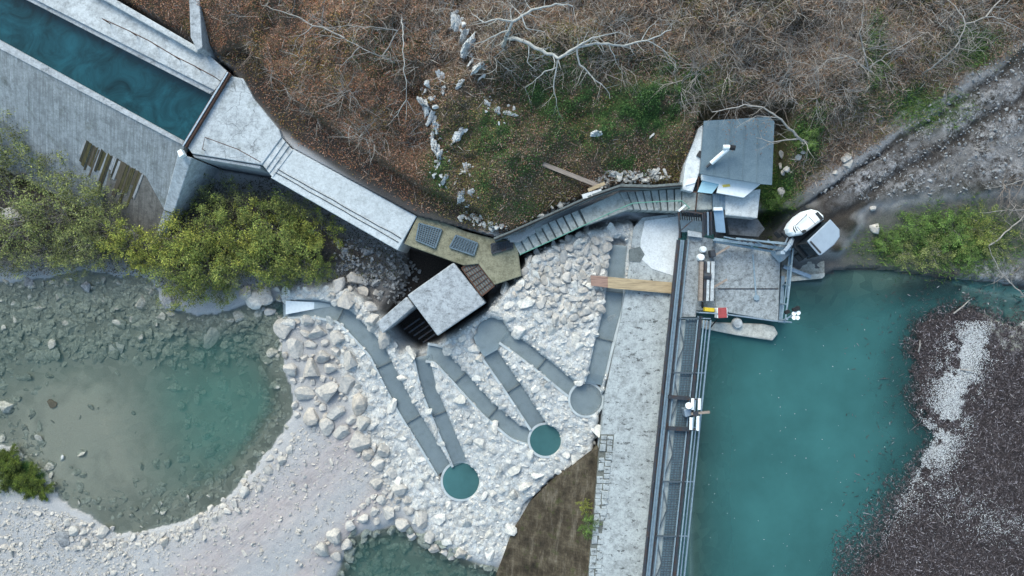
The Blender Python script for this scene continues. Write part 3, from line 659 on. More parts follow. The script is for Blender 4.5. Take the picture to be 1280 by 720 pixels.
for k, (pl, w) in CHAN.items():
    C0 = [c for c in densify(CHW[k], .2) if all(math.hypot(c[0] - q[0], c[1] - q[1]) > q[2] * .96 for q in POOLW.values())]; w = w * SC * 1.04; zs = [zr_xy(*c) for c in C0]
    T = thing('fish_pass_channel', (*C0[len(C0) // 2], min(zs) - .6), 'grey concrete ' + CN[k], 'channel')
    wt = .16
    offs = [(-w / 2 - wt, -.13), (-w / 2, -.13), (-w / 2, -.42), (w / 2, -.42), (w / 2, -.13), (w / 2 + wt, -.13), (w / 2 + wt, -.6), (-w / 2 - wt, -.6)]
    rings = [polyoff(C0, o_) for o_, _ in offs]; V = []; F = []
    n = len(offs)
    for i in range(len(C0)):
        for j in range(n): V.append((*rings[j][i], zs[i] + offs[j][1]))
    for i in range(len(C0) - 1):
        for j in range(n):
            a, b = i * n + j, i * n + (j + 1) % n; F.append((a, b, b + n, a + n))
    m = MB(); m.add(V, F); m.build('trough', C_chan, T)
    L, R = polyoff(C0, w / 2 - .01), polyoff(C0, -w / 2 + .01); V = []
    for i in range(len(C0)): V += [(*L[i], zs[i] - .26), (*R[i], zs[i] - .26)]
    me = np_mesh('water', np.array(V) - np.array(ORG[T]), np.array([[2 * i, 2 * i + 1, 2 * i + 3, 2 * i + 2] for i in range(len(C0) - 1)]), True, {'depth': ('FLOAT', np.full(len(V), .3))})
    link('water', me, wch, T, ORG[T])
    tot = len(C0); nW = max(1, int(tot * .2 / 4.2))
    for q in range(1, nW + 1):
        i = int(tot * q / (nW + 1)); a = (*L[i], zs[i] - .22); b = (*R[i], zs[i] - .22)
        m = MB(); m.bar(a, b, .05, .14); m.build('weir_plate', C_dark, T)
for k, c in POOLW.items():
    z = zr_xy(c[0], c[1]); T = thing('round_basin', (c[0], c[1], z - .7), {'AB': 'large round basin of green water where two channels meet lowest on the ramp', 'CD': 'small round basin of dark green water at the middle of the fish pass', 'EF': 'round basin of pale blue water at the edge of the spillway'}[k], 'basin')
    m = MB(); n = 40; rr = [(c[2] + .15, -.15), (c[2], -.15), (c[2], -.6)]
    V = [(c[0] + r_ * cos(2 * pi * i / n), c[1] + r_ * sin(2 * pi * i / n), z + dz) for r_, dz in rr for i in range(n)]
    F = [(j * n + i, j * n + (i + 1) % n, (j + 1) * n + (i + 1) % n, (j + 1) * n + i) for j in range(2) for i in range(n)] + [tuple(range(2 * n, 3 * n))]
    m.add(V, F); m.build('basin_wall', C_chan, T)
    V = np.array([(c[0] + c[2] * .995 * cos(2 * pi * i / n), c[1] + c[2] * .995 * sin(2 * pi * i / n), z - .16) for i in range(n)])
    link('water', np_mesh('water', V - np.array(ORG[T]), np.arange(n)[None, :], False, {'depth': ('FLOAT', np.full(n, .3 if k == 'EF' else 1.0))}), wch if k == 'EF' else wpool, T, ORG[T])
z = zr_xy(*P(615, 415, -1.4)[:2]); T = thing('fan_basin', P(615, 418, z - .7), 'fan shaped basin of still blue grey water at the top of two channels', 'basin')
m = MB(); m.prism([P(x, y, z - .4) for x, y in FAN], z - .7); m.build('basin_floor', C_chan, T)
V = np.array([P(x, y, z - .14) for x, y in FAN[::-1]]); link('water', np_mesh('water', V - np.array(ORG[T]), np.arange(len(V))[None, :], False, {'depth': ('FLOAT', np.full(len(V), .3))}), wch, T, ORG[T])
m = MB(); m.prism([P(x, y, -3.62) for x, y in [(357, 376), (400, 378), (421, 382), (400, 385), (357, 393)]], -4.3); o = m.build('white_sill', plain('white_concrete', (.72, .76, .78), .8, 0, .12)); tag(o, 'bright white concrete sill beside the mouth of the outermost channel', 'sill')
# the plank across the inlet channel
pk = thing('plank_bridge', P(790, 356, -.2), 'long yellow wooden plank bridge laid across the inlet channel to the footbridge', 'plank bridge')
m = MB(); m.prism([P(760, 346, .1), P(840, 353, .1), P(839, 367, .1), P(760, 360, .1)], .0); m.build('board', WOOD, pk, bevel=.01)
m = MB(); m.prism([P(738, 344, .06), P(762, 346, .06), P(762, 360, .06), P(739, 357, .06)], -.03); m.build('reddish_board', WOODR, pk, bevel=.01)
BEAM = plain('bridge_steel', (.10, .125, .145), .55, .4)
# ------------------------------------------------------------------ hut
hut = thing('hut', P(920, 200, 0), 'small hut with flat grey sheet roof and white walls above the steps', 'hut')
ROOF = NT('roof_sheet'); p = ROOF.pos(); a_ = ROOF.noise(p, 1.2, 5, .6)
ROOF = ROOF.fin(ROOF.mix(.35, ROOF.ramp(a_, [(.35, (.085, .13, .165)), (.7, (.145, .20, .235))]), ROOF.ramp(ROOF.noise(p, 14, 4, .7), [(.3, (.06, .09, .11)), (.7, (.2, .25, .28))])), .55)
PLAST = concrete('white_plaster', (.66, .69, .71), blot=.3, moss=.0)
RZ = 2.9
m = MB(); m.prism([P(880, 151, RZ + .2), P(962, 146, RZ + .2), P(968, 152, RZ + .15), P(965, 231, RZ - .1), P(952, 230, RZ - .1), P(875, 217, RZ - .1)], [RZ + .08, RZ + .08, RZ + .03, RZ - .22, RZ - .22, RZ - .22]); rf = m.build('roof', ROOF, hut)
for i in range(1, 5):
    f = i / 5.; a = np.array([880, 151]) * (1 - f) + np.array([966, 149]) * f; b = np.array([875, 217]) * (1 - f) + np.array([964, 231]) * f
    m = MB(); m.bar(P(*a, RZ + .2), P(*b, RZ - .1), .05, .07); m.build('roof_seam', ROOF, rf)
m = MB(); m.pp([(882, 156), (962, 151), (961, 224), (878, 213)], RZ - .24, 0); m.build('wall', PLAST, hut)
m = MB(); m.prism([P(873, 160, 1.9), P(878.5, 156, 2.0), P(874, 216, 2.0), P(866, 240, 1.9), P(853, 237, 1.9), P(857, 205, 1.9)], 0); lw = m.build('side_annex', PLAST, hut, bevel=.04)
m = MB(); m.prism([P(x, y, 1.98) for x, y in [(860, 224), (872, 222), (869, 229), (857, 232)]], 1.88); m.build('hatch', WHITEP, lw, bevel=.02)
m = MB(); m.bar(P(873, 196, 2.05), P(877, 190, 2.05), .3, .15); m.build('annex_trim', STEELD, lw)
m = MB(); m.prism([P(877, 218, 2.2), P(951, 230, 2.2), P(930, 247, 2.2), P(896, 241, 2.2), P(899, 230, 2.2), P(877, 225, 2.2)], 2.0); po = m.build('porch_roof', WHITEP, hut, bevel=.02)
m = MB(); m.prism([P(878, 226, 2.1), P(899, 230.5, 2.1), P(890, 242, 2.1), P(872, 240, 2.1)], 2.0); m.build('skylight', plain('light_blue_sheet', (.35, .55, .63), .35, 0, .1), hut)
m = MB(); m.prism([P(903, 231, 2.24), P(912, 230, 2.24), P(913, 233, 2.24), P(904, 234, 2.24)], 2.2); m.build('yellow_rag', plain('yellow_cloth', (.65, .50, .12), .8), po)
fl = thing('chimney_pipe', P(888, 206, RZ), 'white flue pipe with a T shaped end leaning over the hut roof', 'flue pipe')
m = MB(); m.tube([P(889, 204, RZ + .15), P(912, 184, RZ + .75)], .13, 10); m.build('pipe', WHITEP, fl, smooth=False)
m = MB(); m.tube([P(904, 184, RZ + .75), P(912, 184, RZ + .78)], .14, 10); m.build('cowl', WHITEP, fl)
m = MB(); m.tube([P(912, 184.0, RZ + .78), P(919, 185, RZ + .8)], .15, 10); m.build('cap', BLACK, fl)
m = MB(); m.tube([P(883, 209, RZ + .06), P(889, 204, RZ + .16)], .07, 8); m.build('elbow', STEELD, fl)
fw = thing('hut_terrace', P(930, 255, 0), 'white weathered concrete terrace below the hut porch', 'terrace')
m = MB(); m.pp([(905, 244), (951, 236), (947, 273), (907, 269)], 1.5, -.5); m.build('terrace_slab', concrete('terrace_concrete', (.58, .60, .60), blot=.4), fw, bevel=.06)
m = MB(); m.pp([(853, 238), (872, 241), (890, 244), (890, 262), (853, 263)], 1.38, -.5); m.build('stair_head_slab', C_stair, fw, bevel=.03)
m = MB(); m.pp([(908, 270), (947, 274), (956, 286), (948, 296), (912, 293)], .5, -.5); o = m.build('rock_footing', concrete('wet_rock', (.13, .14, .155), blot=.9)); tag(o, 'dark damp rock footing between the terrace and the gate deck', 'rock')
gs = thing('blue_sheet', P(900, 265, .8), 'blue grey metal sheet leaning down from the terrace beside the bridge head', 'metal sheet')
m = MB(); m.prism([P(891, 242, 1.62), P(906, 244, 1.62), P(906.5, 262, 1.5), P(891, 261, 1.5)], 1.42)
for i in range(5): m.bar(P(892 + i * 3.2, 243, 1.66), P(892 + i * 3.2, 261, 1.55), .03, .05)
m.build('corrugated_strip', STEELB, gs)
m = MB(); m.prism([P(892, 262, 1.55), P(904, 262, 1.55), P(907, 291, 1.15), P(895, 290, 1.15)], [1.5, 1.5, 1.1, 1.1]); m.build('flat_sheet', plain('blue_grey_sheet', (.28, .40, .52), .4, .1, .12), gs)
m = MB(); m.prism([P(892, 259, 1.7), P(903, 259, 1.7), P(903.5, 263, 1.7), P(892, 263, 1.7)], 1.5); m.build('white_cap', WHITEP, gs)
m = MB(); m.bar(P(873.5, 221, 2.3), P(869, 268, 1.3), .07, .07); m.bar(P(872, 240, 2.0), P(866, 240, 2.0), .05, .05); o = m.build('brown_pole', RUST); tag(o, 'thin brown pole reaching from the hut annex to the bridge head', 'pole')

# ------------------------------------------------------------------ gate deck with its rails, machinery and lip
gd = thing('gate_deck', P(935, 350, -2), 'square speckled concrete gate deck between the bridge and the reservoir', 'deck')
GZ = .8
m = MB(); m.pp([(890, 302), (976, 317), (973, 402), (895, 388)], GZ, -3); m.build('deck_slab', C_plat, gd, bevel=.04)
m = MB(); m.pp([(862, 293), (891, 299), (895, 388), (870, 388)], GZ - .06, -3); m.build('hoist_pad', C_plat, gd)
m = MB(); m.bar(P(897, 361, GZ + .01), P(973, 361, GZ + .01), .07, .03); m.build('joint', STEELD, gd)
m = MB(); m.bar(P(941, 318, GZ + .04), P(945, 371, GZ + .04), .09, .06); m.cyl(P(945, 372, GZ), .18, .12, 10); o = m.build('bar', STEELB); tag(o, 'slim blue steel bar lying across the gate deck', 'bar')
m = MB(); m.prism([P(874, 399, .35), P(896, 403, .35), P(955, 405, .35), P(968, 408, .35), P(973, 417, .35), P(966, 426, .35), P(920, 419, .35), P(875, 410, .35)], -3); o = m.build('pier_nose', concrete('nose_concrete', (.52, .50, .45), blot=.5), bevel=.08); tag(o, 'rounded cream concrete pier nose at the water side of the gate deck', 'pier')
nb = MB(); nb.cyl(P(921, 404, .35), .35, .25, 16, .28); o = nb.build('bollard', C_pale, smooth=False); tag(o, 'low round concrete bollard on the pier nose', 'bollard')
def beamset(nm, lines, label, cat, mat=STEELB):
    xs = [P(*a) for a, b, w in lines]; t_ = thing(nm, base(*xs), label, cat)
    for a, b, w in lines:
        m = MB(); m.bar(P(*a), P(*b), w, w); m.build('beam', mat, t_)
    return t_
b1 = beamset('lifting_frame', [((893, 299, 1.6), (988, 312, 1.6), .16), ((893, 302, 1.3), (980, 317, 1.3), .12), ((920, 298, 2.0), (990, 306, 2.0), .10), ((935, 300, 2.1), (990, 304, 1.9), .07), ((905, 296, 2.0), (940, 303, 1.4), .07), ((940, 299, 2.0), (962, 311, 1.4), .06), ((960, 300, 2.0), (978, 314, 1.4), .06)], 'blue steel lifting frame of parallel beams along the hut side of the gate deck', 'steel frame')
for q in ((893, 300), (940, 307), (986, 311)):
    m = MB(); m.bar(P(*q, -.2), P(*q, 1.6), .14, .14); m.build('column', STEELB, b1)
for i, (x, y) in enumerate(((925, 301), (932, 302), (940, 303))):
    m = MB(); m.prism([P(x, y, 1.7), P(x + 6, y - 3, 1.7), P(x + 9, y - 2, 1.7), P(x + 3, y + 1.5, 1.7)], 1.62); m.build('gusset_plate', STEELD, b1)
rail('deck_rail', [(983, 312), (981, 333), (979, 356), (976, 380), (973, 402)], GZ - .3, 1.1, STEELB, 'blue steel railing along the reservoir side of the gate deck', r=.05)
beamset('gate_guide', [((988, 314, .5), (984, 372, .5), .09), ((979, 356, .5), (987, 357, .5), .07), ((973, 402, .4), (985, 399, .4), .07), ((978, 345, .3), (975, 400, .3), .22)], 'slender blue gate guide beams beyond the deck railing', 'gate guide')
rail('deck_rail', [(870, 390), (900, 392), (930, 396), (958, 400), (982, 402)], GZ - .1, .95, STEEL, 'grey steel railing across the pier side of the gate deck', r=.045)
# hoist on the left of the deck
ho = thing('hoist', P(884, 350, GZ - .2), 'weathered timber and steel hoist standing at the bridge side of the gate deck', 'hoist')
for x, w, mat in ((876.5, .2, WOODO), (881, .12, STEELD), (885, .16, C_pale), (890.5, .2, C_pale)):
    m = MB(); m.bar(P(x, 327, GZ + .45), P(x - 1.5, 376, GZ + .45), w, .35); m.build('beam', mat, ho)
for y in (328, 350, 374):
    m = MB(); m.bar(P(874, y, GZ + .3), P(893, y + 1, GZ + .3), .12, .12); m.build('crosspiece', STEELD, ho)
m = MB(); m.tube([P(879, 345, GZ + .5), P(888, 345.5, GZ + .5)], .25, 12); m.build('winch_drum', STEELD, ho)
m = MB(); m.bar(P(878, 388, GZ - .3), P(878, 378, GZ + .3), .1, .1); m.build('leg', STEELD, ho)
for (a, b, lab) in (((889, 361), (909, 349), 'loose board leaning over the lower end of the timber hoist'), ((889, 322), (912, 308), 'loose board lying at the upper end of the timber hoist by the lifting frame')):
    m = MB(); m.bar(P(*a, GZ + .5), P(*b, GZ + .75), .13, .06); o = m.build('board', WOODO); tag(o, lab, 'board', 'loose boards at the hoist')
for (x, y, r_, lab) in ((878, 312, .22, 'round white can standing behind the timber hoist'), (875, 322, .25, 'white crumpled bag beside the timber hoist')):
    m = MB(); m.cyl(P(x, y, GZ), r_, .4, 12, r_ * .8); o = m.build('white_can' if r_ < .23 else 'white_bag', WHITEP, smooth=False, bevel=.05); tag(o, lab, 'can' if r_ < .23 else 'bag')
m = MB(); m.box(P(890, 317, GZ + .4), .3, .45, .6, .2); o = m.build('motor_box', STEELD, bevel=.05); tag(o, 'dark motor housing between the hoist and the lifting frame', 'motor')
sb = thing('control_box', P(900, 391, GZ - .1), 'red topped white control box on the pier railing', 'control box')
m = MB(); m.box(P(901, 391, GZ + .5), .62, .6, .7, .05); m.build('cabinet', WHITEP, sb, bevel=.03)
m = MB(); m.box(P(903.0, 391, GZ + .9), .52, .62, .08, .05); m.build('red_lid', plain('red_paint', (.32, .06, .06), .5), sb, bevel=.02)
m = MB(); m.box(P(886, 387, GZ + .3), .58, .24, .5, -.08); o = m.build('yellow_box', plain('yellow_paint', (.60, .42, .03), .5), bevel=.03); tag(o, 'small yellow box on the railing beside the red topped box', 'box')
m = MB(); m.tube([P(886, 412, .4), P(896, 400, 1.0)], .04, 5); o = m.build('cable', BLACK); tag(o, 'black cable hanging from the red topped box over the pier nose', 'cable')
mast = thing('floodlight_mast', P(982, 400, .4), 'steel mast carrying a cluster of white floodlights over the water', 'floodlight')
m = MB(); m.tube([P(974, 401, .4), P(984, 399, 2.6)], .06, 8); m.bar(P(984, 398, 2.6), P(996, 389, 2.7), .06, .06); m.bar(P(982, 398, 2.5), P(990, 396, 2.6), .05, .05); m.build('pole', STEEL, mast)
for (x, y) in ((991, 392), (996.5, 391), (991, 397), (995.5, 397)):
    m = MB(); c_ = P(x, y, 2.6); m.cyl(c_, .08, .2, 12, .13); m.build('lamp_head', WHITEP, mast, smooth=False)
m = MB(); m.box(P(995, 386, 2.75), .4, .2, .25, .4); m.box(P(984, 390, 2.6), .25, .2, .3, .4); m.build('bracket', BLACK, mast)
# concrete corner under the excavator's bucket
ca = thing('corner_abutment', P(1005, 335, -1.5), 'cream concrete corner abutment under the excavator bucket at the water edge', 'abutment')
m = MB(); m.pp([(977, 322), (1031, 312), (1031, 344), (1028, 347), (976, 352)], .35, -3); m.build('abutment_slab', concrete('abutment_concrete', (.40, .37, .32), blot=.6, moss=.5), ca, bevel=.06)
m = MB(); m.bar(P(979, 333, .5), P(1013, 346, .5), .22, .2); m.build('steel_beam', STEEL, ca)
m = MB(); m.prism([P(976, 347.5, .4), P(1031, 341, .4), P(1031, 345, .4), P(1028, 348, .4), P(976, 353, .4)], .2); m.build('edge_kerb', concrete('kerb_cream', (.55, .52, .46), blot=.4), ca, bevel=.03)

# ------------------------------------------------------------------ excavator
EX = P(1013, 290, 1.0); EX = (P(1013, 290, 2.6)[0], P(1013, 290, 2.6)[1], .95)
fwd = Vector((-.74, -.67, 0)).normalized(); lft = Vector((-fwd.y, fwd.x, 0))
def E(x, y, z): v = Vector(EX) + fwd * x + lft * y; return (v.x, v.y, EX[2] + z)
exc = thing('excavator', EX, 'compact white and grey tracked excavator working at the water edge', 'excavator')
EXW = plain('excavator_white', (.82, .84, .84), .35, 0, .06, 2); EXG = plain('excavator_grey', (.29, .34, .40), .38, 0, .12, 2); GLASS = plain('dark_glass', (.015, .02, .025), .12, 0, .2); EXB = plain('excavator_black', (.03, .032, .035), .6)
m = MB(); m.prism([E(-.9, -.55, .75), E(.9, -.55, .75), E(.9, .55, .75), E(-.9, .55, .75)], EX[2] + .3); m.build('undercarriage', EXB, exc, bevel=.08)
for s_ in (-1, 1):
    y0 = s_ * .95; m = MB(); prof = [(-1.25, .25), (-1.1, .06), (1.1, .06), (1.25, .25), (1.25, .45), (1.1, .62), (-1.1, .62), (-1.25, .45)]
    V = [E(x, y0 + d, z) for d in (-.22, .22) for x, z in prof]; n = 8
    m.add(V, [tuple(range(n)), tuple(range(2 * n - 1, n - 1, -1))] + [(i, n + i, n + (i + 1) % n, (i + 1) % n) for i in range(n)])
    for i in range(14):
        x = -1.1 + i * 2.2 / 13; m.bar(E(x, y0 - .22, .63), E(x, y0 + .22, .63), .06, .05)
    m.build('track', EXB, exc)
# house: rounded white hood (right side and rear) as a lofted shell
def loft(rings, nm, mat, smooth=True, bev=0):
    m = MB(); n = len(rings[0]); V = [v for r_ in rings for v in r_]
    F = [(i * n + k, i * n + (k + 1) % n, (i + 1) * n + (k + 1) % n, (i + 1) * n + k) for i in range(len(rings) - 1) for k in range(n)]
    F += [tuple(range(n - 1, -1, -1)), tuple(range((len(rings) - 1) * n, len(rings) * n))]; m.add(V, F)
    return m.build(nm, mat, exc, bevel=bev)
HSX, HSY = .88, .86
hood = [(1.15, -.62), (1.18, -.95), (1.02, -1.2), (.6, -1.36), (0, -1.42), (-.6, -1.34), (-1.05, -1.1), (-1.3, -.7), (-1.36, -.25), (-1.2, -.02), (-.2, -.10), (.6, -.22)]
cxh, cyh = 0.0, -.7
rings = [[E((cxh + (x - cxh) * k) * HSX - .05, (cyh + (y - cyh) * k) * HSY, z) for x, y in hood] for z, k in ((.85, .96), (1.0, 1.0), (1.55, 1.0), (1.72, .95), (1.82, .86), (1.88, .6))]
hd = loft(rings, 'hood', EXW, bev=.03)
for x in (.86, .72): 
    m = MB(); m.tube([E(x - .12, -.62, 1.87), E(x - .17, -.84, 1.86), E(x - .3, -1.0, 1.80)], .035, 5); m.build('vent_slot', EXB, hd)
m = MB(); m.bar(E(-.93, -.12, 1.86), E(-.95, -.65, 1.83), .2, .06); m.build('rear_band', EXB, hd)
for xa in (.45, -.45):
    m = MB(); m.tube([E(xa, -.2, 1.885), E(xa, -.75, 1.885), E(xa, -1.02, 1.81), E(xa, -1.16, 1.6)], .014, 4); m.build('panel_seam', EXB, hd)
m = MB(); m.tube([E(.5, -.95, 1.85), E(.5, -.95, 2.05), E(-.4, -.98, 2.05), E(-.4, -.98, 1.83)], .022, 6); m.build('grab_rail', EXB, hd)
m = MB(); m.cyl(E(.35, -.35, 1.84), .09, .22, 10); m.build('exhaust', EXB, hd)
m = MB(); m.prism([E(-1.2, -1.0, 1.1), E(1.1, -1.0, 1.1), E(1.1, 1.1, 1.1), E(-.9, 1.1, 1.1)], EX[2] + .78); m.build('house_frame', EXB, exc, bevel=.05)
cabp = [(.95, .1), (.95, 1.22), (-.2, 1.28), (-.75, 1.16), (-1.05, .85), (-1.05, .08)]
cb_ = loft([[E(x, y, .95) for x, y in cabp], [E(x * .97, .65 + (y - .65) * .97, 1.6) for x, y in cabp], [E(x * .92 - .05, .65 + (y - .65) * .92, 2.35) for x, y in cabp]], 'cab', GLASS, False)
rp = [(.78, .1), (.82, 1.16), (.7, 1.24), (-.25, 1.30), (-.8, 1.18), (-1.08, .85), (-1.08, .06)]
m = MB(); m.prism([E(x, y, 2.46) for x, y in rp], EX[2] + 2.34); m.build('cab_roof', EXG, cb_, bevel=.05)
m = MB(); m.bar(E(.66, .22, 2.48), E(.66, 1.12, 2.48), .1, .04); m.build('roof_strip', EXB, cb_)
for x, y in ((.95, .12), (.95, 1.2), (-.2, 1.27), (-1.04, .84)):
    m = MB(); m.bar(E(x, y, .95), E(x * .92 - .05, .65 + (y - .65) * .92, 2.36), .08, .08); m.build('pillar', EXB, cb_)
m = MB(); m.bar(E(.9, -.3, 1.1), E(1.5, -.3, 1.9), .2, .24); m.bar(E(1.5, -.3, 1.9), E(2.0, -.25, 1.95), .18, .22); m.build('boom', EXG, exc, bevel=.03)
m = MB(); m.bar(E(2.1, -.25, 1.95), E(1.95, -.1, .5), .22, .26); m.build('stick', EXG, exc, bevel=.03)
for y in (-.52, -.08):
    m = MB(); m.tube([E(1.0, y, 1.0), E(1.6, y, 1.75)], .05, 8); m.build('hydraulic_ram', STEEL, exc)
m = MB(); bp = [(1.2, .45), (1.95, .55), (2.15, .25), (2.0, -.05), (1.5, -.12), (1.15, .1)]
V = [E(x, y, z - .1) for y in (-.35, .45) for x, z in bp]; n = 6
m.add(V, [tuple(range(n)), tuple(range(2 * n - 1, n - 1, -1))] + [(i, n + i, n + (i + 1) % n, (i + 1) % n) for i in range(n)]); bk = m.build('bucket', STEEL, exc, bevel=.02)
for k in range(4):
    m = MB(); m.bar(E(1.2, -.3 + k * .22, .0), E(.98, -.3 + k * .22, -.02), .08, .05); m.build('tooth', STEELD, bk)

# ------------------------------------------------------------------ footbridge along the spillway
fb = thing('footbridge', P(835, 500, 0), 'long narrow steel footbridge with a truss side and grating deck beside the spillway', 'footbridge')
BZ = .85
def BL(y): return float(np.interp(y, [262, 1100], [850.5, 764]))      # left edge pixel at row y
def bp_(off, y, z): return P(BL(y) + off, y, z)
Y0, Y1 = 300, 1060
def long_bar(nm, off, z, w, h, mat, y0=Y0, y1=Y1, parent=None):
    m = MB(); m.bar(bp_(off, y0, z), bp_(off, y1, z), w, h); return m.build(nm, mat, parent or fb)
long_bar('bottom_chord', 2, BZ - .15, .22, .3, STEELD); long_bar('top_chord', 1, BZ + .95, .09, .10, STEELD)
long_bar('mid_chord', 5, BZ + .35, .07, .09, STEELB); long_bar('service_pipe', 7.5, BZ + .1, .12, .12, STEELB); long_bar('inner_chord', 11, BZ + .05, .09, .12, STEELD); long_bar('kick_plate', 14, BZ + .02, .08, .10, STEELB)
long_bar('edge_beam', 39, BZ + .05, .16, .25, STEELD, 395); long_bar('edge_angle', 36, BZ + .08, .07, .09, STEELB, 395)
rails_ = [long_bar('handrail', 43.5, BZ + .95, .07, .07, STEELB, 400), long_bar('handrail', 47.5, BZ + .45, .06, .06, STEEL, 400), long_bar('outer_pipe', 52, BZ + .1, .09, .09, STEELB, 400)]
m = MB(); m.prism([bp_(4, 400, BZ - .25), bp_(26, 400, BZ - .25), bp_(26, Y1, BZ - .25), bp_(4, Y1, BZ - .25)], BZ - .32); m.build('floor_plate', plain('pale_floor', (.36, .41, .43), .7, .0), fb)
m = MB(); m.prism([bp_(14, 292, BZ - .05), bp_(31, 292, BZ - .05), bp_(33, 396, BZ - .05), bp_(8, 396, BZ - .05)], BZ - .5); m.build('concrete_floor', C_plat, fb)
m = MB(); y = 398
while y < Y1:
    m.bar(bp_(22, y, BZ), bp_(37, y, BZ), .035, .05); y += 3.1
for k in range(5): m.bar(bp_(22 + k * 3.7, 398, BZ - .01), bp_(22 + k * 3.7, Y1, BZ - .01), .03, .05)
m.build('grating', BEAM, fb)
m = MB(); m.prism([bp_(21, 398, BZ - .12), bp_(38, 398, BZ - .12), bp_(38, Y1, BZ - .12), bp_(21, Y1, BZ - .12)], BZ - .18); m.build('grating_tray', plain('tray_steel', (.22, .32, .37), .6, .2), fb)
y = 398; i = 0
while y < 1050:
    m = MB(); m.bar(bp_(12, y, BZ + .1), bp_(39, y, BZ + .1), .09, .12); m.build('crossbeam', BEAM, fb)
    for a, b in ((0, .5), (.5, 1)):
        ya, yb = y + 68 * a, y + 68 * b
        m = MB(); m.bar(bp_(12 if a == 0 else 22, ya, BZ - .05), bp_(22 if a == 0 else 12, yb, BZ - .05), .06, .05); m.build('floor_brace', BEAM, fb)
    m = MB(); m.bar(bp_(1.5, y, BZ - .1), bp_(1, y, BZ + 1.0), .1, .1); m.build('truss_post', STEELD, fb)
    m = MB(); m.bar(bp_(1.5, y, BZ - .1), bp_(1, y + 68, BZ + .95), .06, .06); m.build('truss_diagonal', STEELD, fb)
    m = MB(); m.bar(bp_(40, y, BZ), bp_(43.5, y, BZ + .95), .07, .07); m.bar(bp_(40, y + .1, BZ), bp_(52, y + .1, BZ + .08), .06, .05); m.build('rail_post', STEEL, fb)
    y += 68; i += 1
# the cage of bars at the bridge head
cg = thing('bridge_head_cage', P(862, 277, .8), 'barred steel cage gate at the hut end of the footbridge', 'gate')
for k in range(10):
    m = MB(); m.bar(P(849 + k * 3, 264 + .3 * k, 2.1), P(850.5 + k * 2.9, 275 + .2 * k, .9), .05, .05); m.build('bar', STEELD, cg)
m = MB(); m.bar(P(848, 263, 2.1), P(878, 267, 2.1), .08, .08); m.bar(P(848, 263, 2.1), P(850, 298, 2.0), .08, .08); m.bar(P(878, 267, 2.1), P(879, 297, 2.0), .08, .08); m.bar(P(850, 289, 2.0), P(866, 275, 2.0), .06, .06); m.build('frame', STEELD, cg)
m = MB(); m.prism([P(850, 270, 1.0), P(877, 272, 1.0), P(878, 290, .95), P(852, 290, .95)], .85); m.build('floor_plate', plain('cage_floor', (.18, .23, .26), .6, .2), cg)
m = MB(); m.prism([P(860, 288, 1.1), P(877, 291, 1.1), P(877, 297, 1.1), P(860, 295, 1.1)], .95); m.build('threshold', C_pale, cg)
for k in range(3):
    m = MB(); m.bar(P(880.5 + k * 4, 265, 1.9), P(881 + k * 4, 294, 1.6), .1, .12); m.build('side_rail', STEEL if k % 2 else STEELD, cg)
m = MB(); m.bar(P(848, 264, 2.15), P(857, 256, 1.9), .12, .12); m.build('white_strut', WHITEP, cg)
# rack cleaner on the bridge
rc = thing('gate_winch', P(864, 517, BZ - .1), 'grey and white winch with pipe loops mounted on the footbridge edge', 'winch')
for yy in (497, 536):
    m = MB(); m.bar(P(835, yy - 1, BZ + .2), P(862, yy + 1, BZ + .2), .22, .2); m.build('support_beam', STEELD, rc)
m = MB(); m.prism([P(855, 512, BZ + .8), P(864, 510, BZ + .8), P(866, 519, BZ + .8), P(857, 522, BZ + .8)], BZ); m.build('gearbox', STEEL, rc, bevel=.05)
m = MB(); m.tube([P(861, 507, BZ + .9), P(861, 507, BZ + 1.15)], .2, 14); m.build('motor_cap', WHITEP, rc)
for (x, a, b) in ((866, 498, 512), (874.5, 498, 512), (864, 522, 537), (872.5, 520, 538)):
    m = MB(); m.tube([P(x, a, BZ + 1.0), P(x - .4, b, BZ + 1.0)], .1, 8); m.build('white_tube', WHITEP, rc)
for (x, y_) in ((866, 499), (864, 537)):
    m = MB(); m.tube([P(x, y_, BZ + .95), P(x + 8.5, y_ - 0, BZ + .95)], .06, 8); m.build('crossbar', STEELD, rc)
m = MB(); m.bar(P(864, 517, BZ + .9), P(887, 515, BZ + .9), .14, .14); m.build('arm', WOODO, rc)
m = MB(); m.box(P(869, 517, BZ + .9), .3, .3, .3); m.build('shaft_housing', STEELD, rc)
